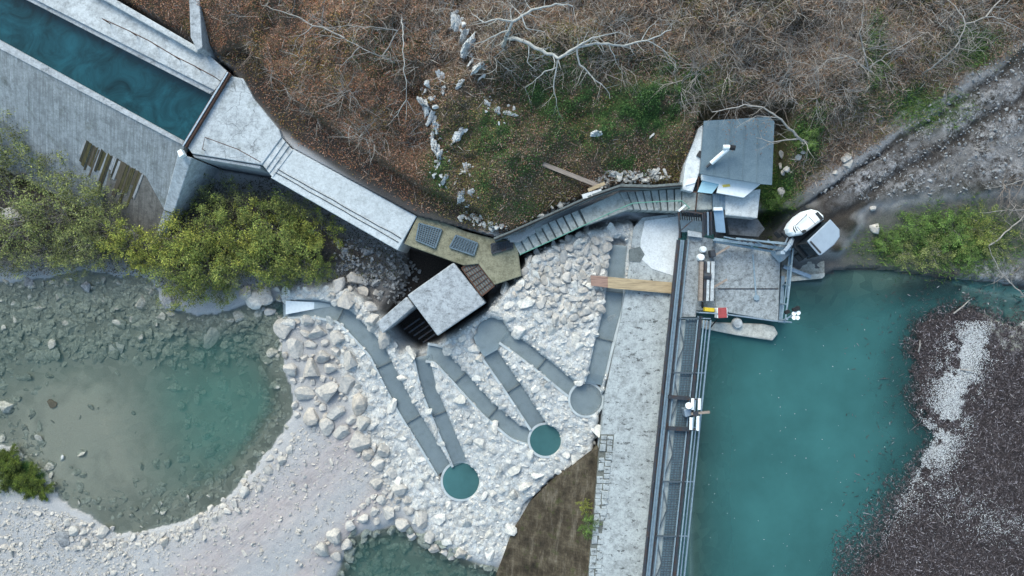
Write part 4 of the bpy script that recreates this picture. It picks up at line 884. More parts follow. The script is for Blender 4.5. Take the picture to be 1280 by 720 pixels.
# ------------------------------------------------------------------ stones
def ico(sub):
    import bmesh
    bm = bmesh.new(); bmesh.ops.create_icosphere(bm, subdivisions=sub, radius=1.0)
    V = np.array([v.co[:] for v in bm.verts]); F = np.array([[v.index for v in f.verts] for f in bm.faces]); bm.free(); return V, F
def rockshape(sub, seed, cuts=11, lo=.42, hi=.85):
    r = np.random.default_rng(seed); V, F = ico(sub); V = V.copy()
    for _ in range(cuts):
        n = r.normal(size=3); n /= np.linalg.norm(n); d = r.uniform(lo, hi)
        V -= np.maximum(0, V @ n - d)[:, None] * n
    V *= r.uniform(.75, 1.15, 3); V += r.normal(0, .012, V.shape)
    V /= np.abs(V[:, :2]).max(); return V, F
RK3 = [rockshape(3, 100 + i) for i in range(10)]; RK1 = [rockshape(2, 200 + i, 7, .18, .72) for i in range(14)]
def rockmat(name, cols, wet=False):
    t = NT(name); oi = t.n('ShaderNodeObjectInfo'); p = t.pos()
    rn = t.attr('rnd', 'Fac'); rr = t.math('FRACT', t.math('ADD', rn, oi.outputs['Random']))
    c = t.ramp(rr, [(i / (len(cols) - 1), q) for i, q in enumerate(cols)])
    c = t.mix(.7, c, t.mix(t.ramp(t.noise(p, 6, 6, .7), [(.3, 0), (.7, 1)]), mul(cols[0], .55), mul(cols[-1], 1.1)))
    c = t.mix(t.ramp(t.noise(p, 2.5, 5, .65), [(.52, 0), (.68, .45)]), c, mul(cols[0], .4))
    t.bump(t.noise(p, 12, 6, .7), .6, .06); return t.fin(c, .9)
LIME = rockmat('limestone', [(.38, .38, .38), (.52, .52, .51), (.60, .58, .55), (.66, .65, .64), (.56, .48, .40)])
RAMPST = rockmat('set_limestone', [(.38, .39, .39), (.60, .61, .61), (.74, .74, .73), (.80, .80, .78), (.72, .65, .56)])
DARKST = rockmat('dark_stone', [(.12, .12, .125), (.22, .22, .23), (.32, .32, .33), (.42, .42, .42)])
RIVST = rockmat('river_stone', [(.16, .165, .14), (.26, .26, .22), (.38, .365, .31), (.48, .46, .40)])
def bake(name, pts, rad, shapes, m, flat=.65, tilt=.5):
    Vs = []; Fs = []; R = []; n0 = 0
    for (x, y, z), r_ in zip(pts, rad):
        V, F = shapes[rng.integers(len(shapes))]; a = rng.uniform(0, 6.28); tx, ty = rng.normal(0, tilt * .4, 2)
        Q = V * np.array([1, rng.uniform(.65, 1), flat * rng.uniform(.7, 1.2)]); Q = Q @ np.array([[cos(a), sin(a), 0], [-sin(a), cos(a), 0], [0, 0, 1]])
        Q[:, 2] += Q[:, 0] * tx + Q[:, 1] * ty
        Vs.append(Q * r_ + (x, y, z)); Fs.append(F + n0); R.append(np.full(len(V), rng.random())); n0 += len(V)
    me = np_mesh(name, np.concatenate(Vs), np.concatenate(Fs), False, {'rnd': ('FLOAT', np.concatenate(R))})
    return link(name, me, m)
def darts(polypx, sizes, n, ok=None, zf=None, pack=.85, placed=None):
    """random stones (pixel centre, pixel radius), the largest first, none overlapping"""
    pp = [(x, y) for x, y in polypx]; xs = [q[0] for q in pp]; ys = [q[1] for q in pp]
    out = [] if placed is None else placed; start = len(out); cnt = 0
    arr = np.zeros((20000, 3)); 
    for i, q in enumerate(out): arr[i] = q
    for s_, k in zip(sizes, n):
        cx = rng.uniform(min(xs), max(xs), k); cy = rng.uniform(min(ys), max(ys), k); rr = s_ * rng.uniform(.8, 1.2, k)
        ins = sdf(pp, cx, cy) > 0; 
        if ok is not None: ins &= ok(cx, cy, rr)
        for x, y, r_ in zip(cx[ins], cy[ins], rr[ins]):
            L = len(out); a = arr[:L]
            if L and np.any((a[:, 0] - x) ** 2 + (a[:, 1] - y) ** 2 < ((a[:, 2] + r_) * pack) ** 2): continue
            arr[L] = (x, y, r_); out.append((x, y, r_))
    return out[start:]
ROCKME = []
for i, (V, F) in enumerate(RK3):
    me = np_mesh('boulder', V, F, False, {'rnd': ('FLOAT', np.full(len(V), i / 10.))}); ROCKME.append(me)
def boulder(px, py, r, mat, label, group, flat=.7, sink=.15, z=None, asp=None, rot=None, name='boulder', cat='boulder', pool=None):
    pool = pool or ROCKME; me0 = pool[rng.integers(len(pool))]; key = (me0.name, mat.name)
    if key not in BM:
        me = me0.copy(); me.materials.clear(); me.materials.append(mat); BM[key] = me
    o = bpy.data.objects.new(name, BM[key]); COL.objects.link(o)
    x, y, zz = G1(px, py) if z is None else P(px, py, z); R_ = r * SC * (H - zz) / H
    o.scale = (R_, R_ * (asp or rng.uniform(.7, 1)), R_ * flat * rng.uniform(.85, 1.15))
    o.rotation_euler = (rng.normal(0, .18), rng.normal(0, .18), rng.uniform(0, 6.28) if rot is None else rot)
    o.location = (x, y, zz + R_ * flat * (.5 - sink) - .1 * R_); return tag(o, label, cat, group)
BM = {}
def cragshape(seed):
    r = np.random.default_rng(seed); V, F = rockshape(5, seed, 16, .3, .8); 
    q = V * 2.6 + seed; k = fbm(q[:, 0] + q[:, 2], q[:, 1] - q[:, 2] * .6, seed, 5); k2 = np.abs(fbm(q[:, 0] * 2.3, q[:, 1] * 2.3 + q[:, 2], seed + 9, 4))
    V = V * (1 + .55 * k - .35 * k2)[:, None]; return V / np.abs(V[:, :2]).max(), F
CRAG = [np_mesh('rock_outcrop', *cragshape(300 + i), False, {'rnd': ('FLOAT', np.full(2562, .2 + i * .1))}) for i in range(6)]
notren = lambda x, y, r_: samp(tren, *G(x, y, -2)[:2]) > r_ * SC * .34
HEAP = [(302, 362), (350, 356), (356, 372), (345, 395), (412, 402), (430, 430), (450, 470), (455, 520), (470, 560), (430, 545), (392, 535), (372, 520), (366, 470), (352, 440), (348, 402)]
h1 = darts(HEAP, [13, 10, 7.5, 5.5, 3.6], [900, 1500, 2500, 3500, 4000], notren)
for x, y, r_ in h1[:95]: boulder(x, y, r_ * 1.08, LIME, ('large' if r_ > 11 else 'middling' if r_ > 8 else 'small') + ' pale boulder in the ' + ('upper end' if y < 420 else 'middle' if y < 480 else 'lower end') + ' of the heap beside the outermost channel', 'limestone boulders in the heap by the outermost channel')
h2 = darts([(430, 345), (452, 340), (475, 372), (470, 400), (486, 430), (478, 436), (452, 402), (425, 378), (412, 364)], [11, 8, 6, 4.5], [150, 300, 500, 700], notren)
for x, y, r_ in h2[:30]: boulder(x, y, r_ * 1.08, LIME, 'grey limestone block tumbled between the outermost channel and the willow bank', 'stone blocks between channel and willow bank')
h3 = darts([(455, 545), (480, 560), (505, 620), (560, 680), (600, 692), (570, 702), (530, 680), (480, 650), (440, 660), (430, 690), (410, 700), (400, 690), (440, 640), (470, 620)], [10, 7, 5], [200, 500, 900], notren)
for x, y, r_ in h3[:60]: boulder(x, y, r_ * 1.08, LIME, ('large' if r_ > 8.5 else 'small') + ' limestone block at the ramp toe ' + ('beside the small green pool' if y > 650 else 'beside the gravel bank'), 'stone blocks at the toe of the ramp')
h4 = darts([(205, 668), (270, 628), (300, 598), (340, 560), (365, 540), (372, 560), (330, 605), (270, 650), (240, 672), (160, 690), (95, 690), (80, 650), (110, 655)], [8, 6, 4], [150, 300, 500])
for x, y, r_ in h4[:48]: boulder(x, y, r_, LIME, ('large' if r_ > 6.5 else 'small') + ' pale stone along the river edge ' + ('near the outermost channel heap' if x > 320 else 'in the middle of the gravel bank' if x > 210 else 'near the mossy islet'), 'stones along the gravel bank edge')
riv_big = darts([(0, 365), (60, 360), (200, 395), (240, 410), (300, 395), (350, 400), (345, 540), (300, 590), (220, 640), (100, 630), (80, 560), (0, 540)], [13, 10, 8], [55, 120, 200], lambda x, y, r_: ((x - 140) / 75) ** 2 + ((y - 530) / 75) ** 2 > 1)
for x, y, r_ in riv_big[:45]: boulder(x, y, r_, RIVST, ('large' if r_ > 11 else 'small') + ' algae brown boulder under clear river water ' + ('below the bushes' if y < 420 else 'near the stone heap' if x > 260 else 'near the left edge' if x < 90 else 'in the deep end'), 'submerged boulders in the river', flat=.35, sink=1.0)
for x, y, r_, lab, mt, fl in [(757, 531, 15, 'big round cream boulder at the spillway edge below the basin', RAMPST, .7), (763, 400, 11, 'cream boulder beside the inlet channel just below the plank', RAMPST, .7), (751, 378, 6.5, 'small bright white stone beside the reddish end of the plank', RAMPST, .7), (148, 434, 12, 'bright white rock breaking the water in the middle of the river', LIME, .5), (265, 418, 21, 'long pale rock spur running into the river from the bushes', LIME, .3), (318, 373, 17, 'large white rock at the river edge beside the last bush', RAMPST, .6), (363, 404, 15, 'long orange tinted stone lying at the mouth of the outermost channel', RAMPST, .6), (212, 375, 14, 'mossy grey rock ringed with foam below the willow bushes', DARKST, .5), (78, 573, 7, 'slim white stone standing in the shallows beside the mossy islet', RAMPST, .5), (14, 268, 13, 'flat pale grey rock among the bare shrubs on the left bank', LIME, .4), (80, 675, 13, 'dark blue grey slab stone in the gravel by the mossy islet', DARKST, .4), (10, 510, 14, 'pair sized dark boulder under water at the left edge of the river', RIVST, .5), (208, 578, 9, 'triangular greenish stone in the deep end of the river', RIVST, .4), (110, 358, 11, 'mossy stone at the water edge below the bare shrubs', DARKST, .6), (36, 354, 10, 'grey stone with a foam rim at the left river edge', DARKST, .5), (65, 505, 8, 'reddish stone under the sandy shallows', rockmat('reddish_stone', [(.2, .14, .10), (.26, .18, .13)]), .4)]:
    boulder(x, y, r_, mt, lab, None, fl, asp=.5 if 'long' in lab or 'slim' in lab else None, rot=radians(60) if 'spur' in lab else (0 if 'orange' in lab else (radians(70) if 'slim' in lab else None)))
# outcrops on the slope
CRAGM = rockmat('crag_limestone', [(.34, .34, .34), (.58, .58, .57), (.70, .70, .69), (.76, .76, .75)])
for x, y, r_, asp, rot in [(530, 128, 14, .4, 80), (537, 150, 17, .35, 110), (545, 185, 20, .3, 105), (550, 98, 13, .4, 80), (571, 170, 12, .6, 90), (573, 32, 15, .5, 70), (585, 62, 20, .3, 120), (597, 85, 14, .4, 125), (575, 105, 9, .6, 10), (633, 142, 14, .45, 5), (622, 140, 8, .6, 30), (816, 168, 7, .5, 120), (745, 168, 10, .4, 170), (608, 130, 6, .7, 0), (582, 210, 9, .6, 80), (575, 245, 9, .6, 80), (533, 138, 11, .4, 80), (541, 168, 12, .4, 100), (549, 203, 11, .4, 105), (556, 225, 9, .4, 100), (553, 110, 9, .5, 80), (579, 45, 12, .4, 100), (591, 74, 12, .35, 120), (604, 94, 9, .4, 130), (568, 20, 10, .5, 80), (543, 158, 9, .5, 100)]:
    boulder(x, y, r_ * 1.15, CRAGM, ('pale limestone outcrop in the upper chain left of the pale dead tree' if y < 97 and x > 560 else 'pale limestone outcrop in the long chain above the intake platform' if x < 562 else 'single pale limestone outcrop in the leaf litter of the middle slope'), 'limestone outcrops on the hillside', .75, .3, asp=asp * 1.25, rot=radians(-rot), name='rock_outcrop', cat='rock', pool=CRAG)
for x, y, r_ in [(978, 193, 6), (997, 196, 6), (1003, 190, 4), (976, 208, 5), (984, 213, 6), (979, 217, 5), (977, 241, 8), (1056, 198, 9), (1060, 206, 7), (1031, 237, 5), (1095, 285, 9), (1090, 260, 5), (1044, 217, 4)]:
    boulder(x, y, r_, LIME, 'white stone lying in the grass between the hut and the track', 'white stones beside the track', .6, name='stone', cat='stone')

SCR = [(540, 140), (545, 165), (550, 190), (535, 120), (553, 105), (575, 170), (575, 35), (585, 65), (600, 88), (633, 142), (580, 215), (575, 250), (560, 225), (590, 245), (545, 205), (610, 130)]
scx = np.concatenate([rng.normal(a, 5, 8) for a, b in SCR]); scy = np.concatenate([rng.normal(b, 8, 8) for a, b in SCR])
a, b, c_ = G(scx, scy, 2); rad = np.clip(rng.lognormal(-2.3, .5, len(a)), .04, .28)
o = bake('limestone_scree', np.stack([a, b, c_ + rad * .3], -1), rad, RK1, CRAGM, .6); tag(o, 'broken white limestone lying around the outcrops on the slope', 'scree', None, 'stuff')
# stones set in the ramp, and loose rubble
r1 = darts([(x, y) for x, y in RAMP_PX], [12, 8.5, 5.2, 3.3, 2.2], [170, 420, 1500, 5000, 13000], lambda x, y, r_: (notren(x, y, r_)) & (samp(hole, *G(x, y, -2)[:2]) < -.1), pack=.74)
r1 += [q for q in h1[95:]] + h2[30:] + h3[60:]
Q = np.array(r1); gxx, gyy, gz = G(Q[:, 0], Q[:, 1], -2); rad = Q[:, 2] * SC * 1.06
o = bake('ramp_stones', np.stack([gxx, gyy, gz - rad * .02], -1), rad, RK1, RAMPST, .40, .9)
tag(o, 'rough white limestone set in mortar all over the fish pass ramp', 'stones', None, 'stuff')
up = darts([(665, 318), (733, 290), (775, 300), (762, 330), (758, 380), (735, 400), (700, 410), (660, 372), (640, 370)], [6.5, 4.5], [1500, 2500], notren, pack=.8)
Q = np.array(up); gxx, gyy, gz = G(Q[:, 0], Q[:, 1], -1); rad = Q[:, 2] * SC * 1.1
o = bake('riprap_paving', np.stack([gxx, gyy, gz + .10], -1), rad, RK1, LIME, .4, .3); tag(o, 'grey stone paving on the upper ramp below the steps', 'paving', None, 'stuff')
# gravel and cobbles
def scatter_px(poly, n, zg=-4): 
    xs = [q[0] for q in poly]; ys = [q[1] for q in poly]; cx = rng.uniform(min(xs), max(xs), n); cy = rng.uniform(min(ys), max(ys), n); k = sdf(poly, cx, cy) > 0; return cx[k], cy[k]
cx, cy = scatter_px([(-60, 610), (80, 640), (150, 672), (220, 660), (290, 622), (360, 560), (375, 530), (460, 560), (500, 630), (440, 665), (405, 760), (-60, 760)], 30000)
dens = np.exp(-((samp(dR, *G(cx, cy, -4)[:2])) / 1.4) ** 2) + .22 + .6 * np.exp(-(samp(dRamp, *G(cx, cy, -4)[:2]) / 1.5) ** 2) + (cx < 170) * .5
k = rng.random(len(cx)) < dens; cx, cy = cx[k], cy[k]; a, b, c_ = G(cx, cy, -4); rad = np.clip(rng.lognormal(-2.95, .6, len(a)), .025, .32)
o = bake('gravel_stones', np.stack([a, b, c_ + rad * .1], -1), rad, RK1, LIME, .6); tag(o, 'loose pale stones strewn over the gravel bank', 'gravel', None, 'stuff')
cx, cy = scatter_px([(-60, 350), (200, 350), (245, 392), (356, 376), (372, 520), (290, 625), (200, 665), (60, 620), (-60, 550)], 7000)
a, b, c_ = G(cx, cy, -5); d_ = samp(dR, a, b); dens = np.exp(-(d_ / 1.7) ** 2) * np.where(cy < 440, 1.0, .4) + .18 + .5 * (cy < 450); dens *= np.where(((cx - 140) / 90) ** 2 + ((cy - 535) / 85) ** 2 < 1, .06, 1)
k = (rng.random(len(cx)) < dens) & (d_ > -.3); a, b, c_ = a[k], b[k], c_[k]; rad = np.clip(rng.lognormal(-1.35, .5, len(a)), .1, .62)
c_ = np.where(rng.random(len(a)) < .9, np.minimum(c_, RIVER_Z - .05 - rad * .34), c_)
o = bake('riverbed_cobbles', np.stack([a, b, c_ + rad * .02], -1), rad, RK1, RIVST, .35); tag(o, 'brown green cobbles covering the bed of the clear river', 'cobbles', None, 'stuff')
cx, cy = scatter_px([(425, 700), (440, 664), (500, 650), (560, 684), (625, 712), (640, 760), (405, 760)], 420)
a, b, c_ = G(cx, cy, -5); rad = np.clip(rng.lognormal(-1.1, .35, len(a)), .15, .6)
o = bake('pool_cobbles', np.stack([a, b, c_ + rad * .08], -1), rad, RK1, rockmat('pool_stone', [(.12, .14, .12), (.22, .24, .20), (.34, .36, .32)]), .4); tag(o, 'grey green cobbles under the small pool at the ramp toe', 'cobbles', None, 'stuff')
cx, cy = scatter_px([(425, 352), (415, 300), (440, 295), (505, 318), (530, 345), (498, 380), (470, 375), (452, 372)], 600); a, b, c_ = G(cx, cy, -4); rad = np.clip(rng.lognormal(-2.0, .45, len(a)), .06, .4)
o = bake('dark_rubble', np.stack([a, b, c_ + rad * .2], -1), rad, RK1, DARKST, .6); tag(o, 'dark damp rubble in the hollow between walkway and block', 'rubble', None, 'stuff')
cx, cy = scatter_px([(742, 226), (760, 214), (832, 214), (838, 224), (800, 232), (770, 236), (752, 242)], 330); c2, d2 = scatter_px([(572, 272), (580, 262), (640, 284), (690, 258), (720, 246), (728, 252), (640, 290), (600, 286)], 420)
cx = np.r_[cx, c2]; cy = np.r_[cy, d2]; a, b, c_ = G(cx, cy, 1); rad = np.clip(rng.lognormal(-2.15, .45, len(a)), .05, .3)
o = bake('white_rubble', np.stack([a, b, c_ + rad * .4], -1), rad, RK1, RAMPST, .6); tag(o, 'white rubble spilled down the slope above the steps', 'rubble', None, 'stuff')
cx, cy = scatter_px([(1010, 245), (1060, 200), (1130, 155), (1210, 95), (1300, 30), (1300, 230), (1180, 245), (1090, 250)], 3000); a, b, c_ = G(cx, cy, 1); rad = np.clip(rng.lognormal(-3.0, .5, len(a)), .02, .15)
o = bake('track_stones', np.stack([a, b, c_ + rad * .3], -1), rad, RK1, DARKST, .6); tag(o, 'small grey stones scattered over the muddy track', 'gravel', None, 'stuff')

# ------------------------------------------------------------------ leaf-sized quads
LEAFM = NT('leaf'); c = LEAFM.attr('col'); LEAFM.fin(c, .8); LEAFM = LEAFM.m
def quads(name, C, L, Wd, dirs, nrm, cols, m=None, bend=0):
    """C centres, L length, Wd width, dirs unit directions, nrm second axis"""
    a = dirs * (L / 2)[:, None]; b = nrm * (Wd / 2)[:, None]
    V = np.stack([C - a - b * .4, C - a * .1 - b, C + a, C - a * .1 + b], 1).reshape(-1, 3)
    F = np.arange(len(V)).reshape(-1, 4); cl = np.repeat(np.c_[cols, np.ones(len(cols))], 4, 0)
    return np_mesh(name, V, F, False, {'col': ('FLOAT_COLOR', cl)})
def rdirs(n, tilt):
    a = rng.uniform(0, 2 * pi, n); e = rng.normal(0, tilt, n); d = np.stack([np.cos(a) * np.cos(e), np.sin(a) * np.cos(e), np.sin(e)], -1)
    r_ = np.stack([-np.sin(a), np.cos(a), np.zeros(n)], -1); u = np.cross(d, r_); f = rng.normal(0, tilt, n)
    return d, r_ * np.cos(f)[:, None] + u * np.sin(f)[:, None]
def pal(P_, w, n): P_ = np.array(P_); return P_[rng.choice(len(P_), n, p=np.array(w) / sum(w))] * rng.uniform(.6, 1.35, n)[:, None]
def areal(n, box, prob):
    x = rng.uniform(box[0], box[1], n); y = rng.uniform(box[2], box[3], n); k = rng.random(n) < samp(prob, x, y); return x[k], y[k]
clump = fbm(X * 1.1, Y * 1.1, 41, 4); clump2 = fbm(X * .5 + 3, Y * .5, 47, 3)
lp = wHill * (1 - np.clip(frost * 1.4, 0, 1)) * (.4 + .6 * sst(.3, 1.0, dt)) * (hutpad < 0)
x, y = areal(560000, (-36, 38, -1, 24), lp); n = len(x); z = samp(Z, x, y) + np.clip(samp(clump, x, y) * .7 + .12, 0, 1) * rng.uniform(0, 1, n) + .02
cl = pal([(.17, .085, .05), (.25, .15, .095), (.17, .13, .105), (.29, .22, .17), (.065, .048, .036), (.12, .105, .04)], [4, 3, 4, 1.8, 3, 1.5], n)
ol = np.clip(samp(clump2, x, y) * 2.2 + .25, 0, 1) * rng.random(n) > .42; cl[ol] = pal([(.11, .10, .032), (.17, .15, .045), (.07, .07, .026), (.22, .16, .05)], [3, 2, 3, 1], ol.sum())
gm_ = samp(green, x, y) > rng.uniform(.08, .75, n); cl[gm_] = pal([(.032, .075, .02), (.06, .12, .03), (.02, .042, .013), (.10, .16, .05)], [3, 2.5, 3, 1], gm_.sum())
wm = (1 - sst(-7, -3, x))[:, None] * (~gm_)[:, None]; cl = 1.22 * cl * (1 + wm * np.array([.22, -.06, -.16]))
d, r_ = rdirs(n, .55); o = link('leaf_litter', quads('leaf_litter', np.stack([x, y, z], -1), rng.uniform(.05, .12, n), rng.uniform(.035, .08, n), d, r_, cl), LEAFM)
tag(o, 'brown and olive leaf litter with ivy over the hillside', 'leaf litter', None, 'stuff')
x, y = areal(150000, (-36, 38, -1, 24), np.clip(lp * (.35 + .9 * np.clip(clump2 + .3, 0, 1) + .3 * sst(1.5, 9, dHill)) * (1 - .95 * np.clip(green * 2, 0, 1)) * np.maximum(sst(10.5, 12.5, X), .10 + .8 * sst(5.5, 10.5, dHill)), 0, 1)); n = len(x); z = samp(Z, x, y) + rng.uniform(.05, .7, n) * np.clip(.5 + samp(clump, x, y), .2, 1.3)
d, r_ = rdirs(n, .45); o = link('dry_brush', quads('dry_brush', np.stack([x, y, z], -1), rng.uniform(.25, .95, n), rng.uniform(.016, .034, n), d, r_, pal([(.25, .19, .15), (.35, .29, .24), (.18, .13, .10), (.43, .385, .34), (.29, .18, .12)], [3, 3, 3, 1.5, 2], n)), LEAFM)
tag(o, 'tangled dry brush and dead stems over the hillside', 'brush', None, 'stuff')
x = rng.uniform(12.2, 16.0, 420); y = rng.uniform(7.2, 10.4, 420); rp_ = WP([(880, 151), (962, 146), (968, 152), (966, 200), (878, 185)], 3.0); k = (sdf(rp_, x, y) > .05) & (rng.random(420) < .25 + .75 * sst(8.4, 9.9, y)); x, y = x[k], y[k]; n = len(x)
d, r_ = rdirs(n, .15); o = link('fallen_leaves', quads('fallen_leaves', np.stack([x, y, 2.93 + .3 * np.clip((y - 6.2) / 4, 0, 1)], -1), rng.uniform(.05, .11, n), rng.uniform(.04, .07, n), d, r_, pal([(.16, .08, .05), (.22, .15, .10), (.08, .06, .04)], [2, 2, 1], n)), LEAFM)
tag(o, 'fallen brown leaves strewn over the upper part of the hut roof', 'leaves', None, 'stuff')
# litter under the willows
bk_ = sst(-.4, .4, bank) * (dR < -.1) * (dRamp < -.2)
x, y = areal(60000, (-38, -4, -3, 14), bk_); n = len(x); z = samp(Z, x, y) + rng.uniform(.02, .35, n)
d, r_ = rdirs(n, .6); o = link('bank_undergrowth', quads('bank_undergrowth', np.stack([x, y, z], -1), rng.uniform(.06, .16, n), rng.uniform(.04, .09, n), d, r_, pal([(.06, .045, .03), (.09, .08, .05), (.05, .06, .02), (.03, .025, .018), (.12, .10, .08)], [3, 3, 3, 3, 1], n)), LEAFM)
tag(o, 'dull brown undergrowth on the bank below the canal wall', 'undergrowth', None, 'stuff')
# grass
x, y = areal(420000, (-36, 38, -14, 24), np.clip((green - .12) * 1.5, 0, 1) * (hole < 0) * (dRes < 1.4) * (dR < -.1)); x, y = x, y; n = len(x); z = samp(Z, x, y)
k = (x > 13) | (y < -5); x, y, z = x[k], y[k], z[k]; n = len(x)
a_ = rng.uniform(0, 2 * pi, n); e_ = rng.uniform(.35, 1.2, n); d = np.stack([np.cos(a_) * np.cos(e_), np.sin(a_) * np.cos(e_), np.sin(e_)], -1); r_ = np.stack([-np.sin(a_), np.cos(a_), np.zeros(n)], -1)
L = rng.uniform(.12, .4, n); C = np.stack([x, y, z], -1) + d * (L * .45)[:, None]
o = link('grass', quads('grass', C, L, rng.uniform(.02, .045, n), d, r_, pal([(.075, .145, .025), (.11, .19, .04), (.045, .085, .018), (.15, .18, .05), (.16, .13, .065)], [3, 3, 3, 1.5, .8], n)), LEAFM)
tag(o, 'green grass tufts along the track and the water edge', 'grass', None, 'stuff')
# ------------------------------------------------------------------ twigs
def tubes_mesh(name, A, B, ra, rb, sides=3):
    A = np.asarray(A); B = np.asarray(B); d = B - A; d /= np.linalg.norm(d, axis=1)[:, None] + 1e-9
    u = np.where(np.abs(d[:, 2:3]) < .9, np.array([[0, 0, 1.]]), np.array([[1., 0, 0]])); p_ = np.cross(d, u); p_ /= np.linalg.norm(p_, axis=1)[:, None]; q_ = np.cross(d, p_)
    V = []
    for E_, r_ in ((A, ra), (B, rb)):
        for k in range(sides): V.append(E_ + (p_ * cos(2 * pi * k / sides) + q_ * sin(2 * pi * k / sides)) * np.asarray(r_)[:, None])
    V = np.stack(V, 1).reshape(-1, 3); n = len(A); b0 = np.arange(n)[:, None] * 2 * sides
    F = np.concatenate([b0 + np.array([[k, (k + 1) % sides, sides + (k + 1) % sides, sides + k]]) for k in range(sides)], 0)
    return np_mesh(name, V, F, sides > 3)
class Br:
    def __init__(s): s.s = []
    def grow(s, p, d, L, r, depth, wig=.25, kids=4, up=.0, spread=.8, ratio=.6):
        n = max(2, int(L / .22)); st = L / n; p = Vector(p); d = Vector(d).normalized()
        for i in range(n):
            d = (d + Vector((random.gauss(0, wig), random.gauss(0, wig), random.gauss(0, wig) * .7 + up)) * .5).normalized()
            q = p + d * st; f0 = 1 - .8 * i / n; f1 = 1 - .8 * (i + 1) / n; s.s.append((tuple(p), tuple(q), r * f0, r * f1)); p = q
            if depth > 0 and i > 0 and random.random() < kids / n:
                sd = Vector((random.gauss(0, 1), random.gauss(0, 1), random.gauss(0, .5))).normalized()
                s.grow(p, d + sd * spread, L * ratio * random.uniform(.6, 1.1), r * f1 * .62, depth - 1, wig, kids, up, spread, ratio)
    def mesh(s, name, sides=3, pred=None):
        q = [e for e in s.s if pred is None or pred(e)]
        return tubes_mesh(name, [e[0] for e in q], [e[1] for e in q], [e[2] for e in q], [e[3] for e in q], sides)
def barkm(name, a, b):
    t = NT(name); p = t.pos(); return t.fin(t.ramp(t.noise(p, 7, 5, .7), [(.3, a), (.7, b)]), .9)
BARKP = barkm('pale_bark', (.22, .21, .195), (.50, .49, .46)); BARKG = barkm('grey_bark', (.19, .17, .155), (.40, .365, .335)); BARKB = barkm('brown_bark', (.12, .095, .08), (.29, .235, .195))
SH = []
for i in range(9):
    b = Br()
    for k in range(random.randint(5, 9)):
        a = random.uniform(0, 2 * pi); el = random.uniform(.25, 1.1)
        b.grow((random.gauss(0, .15), random.gauss(0, .15), 0), (cos(a) * cos(el), sin(a) * cos(el), sin(el)), random.uniform(1.1, 2.1), random.uniform(.014, .026), 3, .34, 4.2, -.03, .8, .62)
    me = b.mesh('bare_shrub'); me.materials.append((BARKG, BARKB, BARKB, BARKG, BARKB, BARKG, BARKP, BARKB, BARKG)[i]); SH.append(me)
LAND = [(400, 45, 'near the tree with a fan of fine twigs'), (300, 40, 'near the short concrete wall stub'), (510, 90, 'near the slender leaning sapling'), (560, 60, 'near the white limestone outcrops'), (630, 40, 'by the stub of the pale dead tree'), (700, 90, 'below the fork of the pale dead tree'), (800, 40, 'by the long right limb of the pale dead tree'), (880, 100, 'just behind the hut roof'), (990, 120, 'beside the tree overhanging the hut'), (920, 20, 'at the top edge above the hut'), (1040, 30, 'left of the grassy gully'), (1110, 70, 'in the grassy gully'), (1170, 60, 'above the green verge of the track'), (1250, 30, 'in the upper right corner'), (380, 170, 'above the walkway steps'), (460, 210, 'above the lower end of the walkway'), (1160, 150, 'on the green verge'), (1210, 170, 'on the frosty verge'), (1265, 230, 'beside the frosty track'), (1265, 300, 'beside the fallen branches')]
def near(px, py): return min(LAND, key=lambda q: (q[0] - px) ** 2 + (q[1] - py) ** 2)[2]
zones = [((285, 0, 560, 130), 44, 'bare brown shrub in the thicket on the slope above the canal deck', 'bare shrubs above the canal deck'),
         ((560, 0, 880, 95), 52, 'bare twiggy shrub on the upper slope around the pale dead tree', 'bare shrubs around the pale tree'),
         ((850, 0, 1075, 150), 78, 'bare grey shrub in the dense thicket above the hut', 'bare shrubs above the hut'),
         ((1040, 0, 1275, 95), 66, 'bare grey shrub in the thicket above the frosty track', 'bare shrubs above the track'),
         ((300, 130, 520, 235), 34, 'bare brown shrub overhanging the dark ditch behind the walkway', 'bare shrubs along the ditch'),
         ((1110, 130, 1240, 210), 10, 'thin bare shrub rooted in the frosty verge of the track', 'bare shrubs on the track verge'),
         ((1240, 200, 1290, 330), 9, 'bare scraggy shrub at the right edge between track and driftwood', 'bare shrubs at the right edge')]
for (x0, y0, x1, y1), n, lab, gp in zones:
    for _ in range(n):
        px, py = random.uniform(x0, x1), random.uniform(y0, y1); gx_, gy_, gz_ = G1(px, py)
        if float(samp(dHill, gx_, gy_)) < (1.0 if 'ditch' in lab else 1.6) and 'verge' not in lab and 'right edge' not in lab: continue
        if 'ditch' in lab and float(samp(dDitch, gx_, gy_)) < 1.0: continue
        o = bpy.data.objects.new('bare_shrub', random.choice(SH)); COL.objects.link(o); s_ = random.uniform(.65, 1.15) * (.6 if 'verge' in lab else 1); o.scale = (s_, s_, s_ * random.uniform(.7, 1)); o.location = (gx_, gy_, gz_ - .05); o.rotation_euler = (random.gauss(.15, .2), random.gauss(0, .2), random.uniform(0, 6.28)); tag(o, ('thin ' if 'thin' in lab else '') + 'bare ' + ('grey' if o.data in (SH[0], SH[3], SH[5], SH[8]) else 'pale' if o.data is SH[6] else 'brown') + ' shrub ' + near(px, py), 'shrub', 'bare shrubs ' + near(px, py))
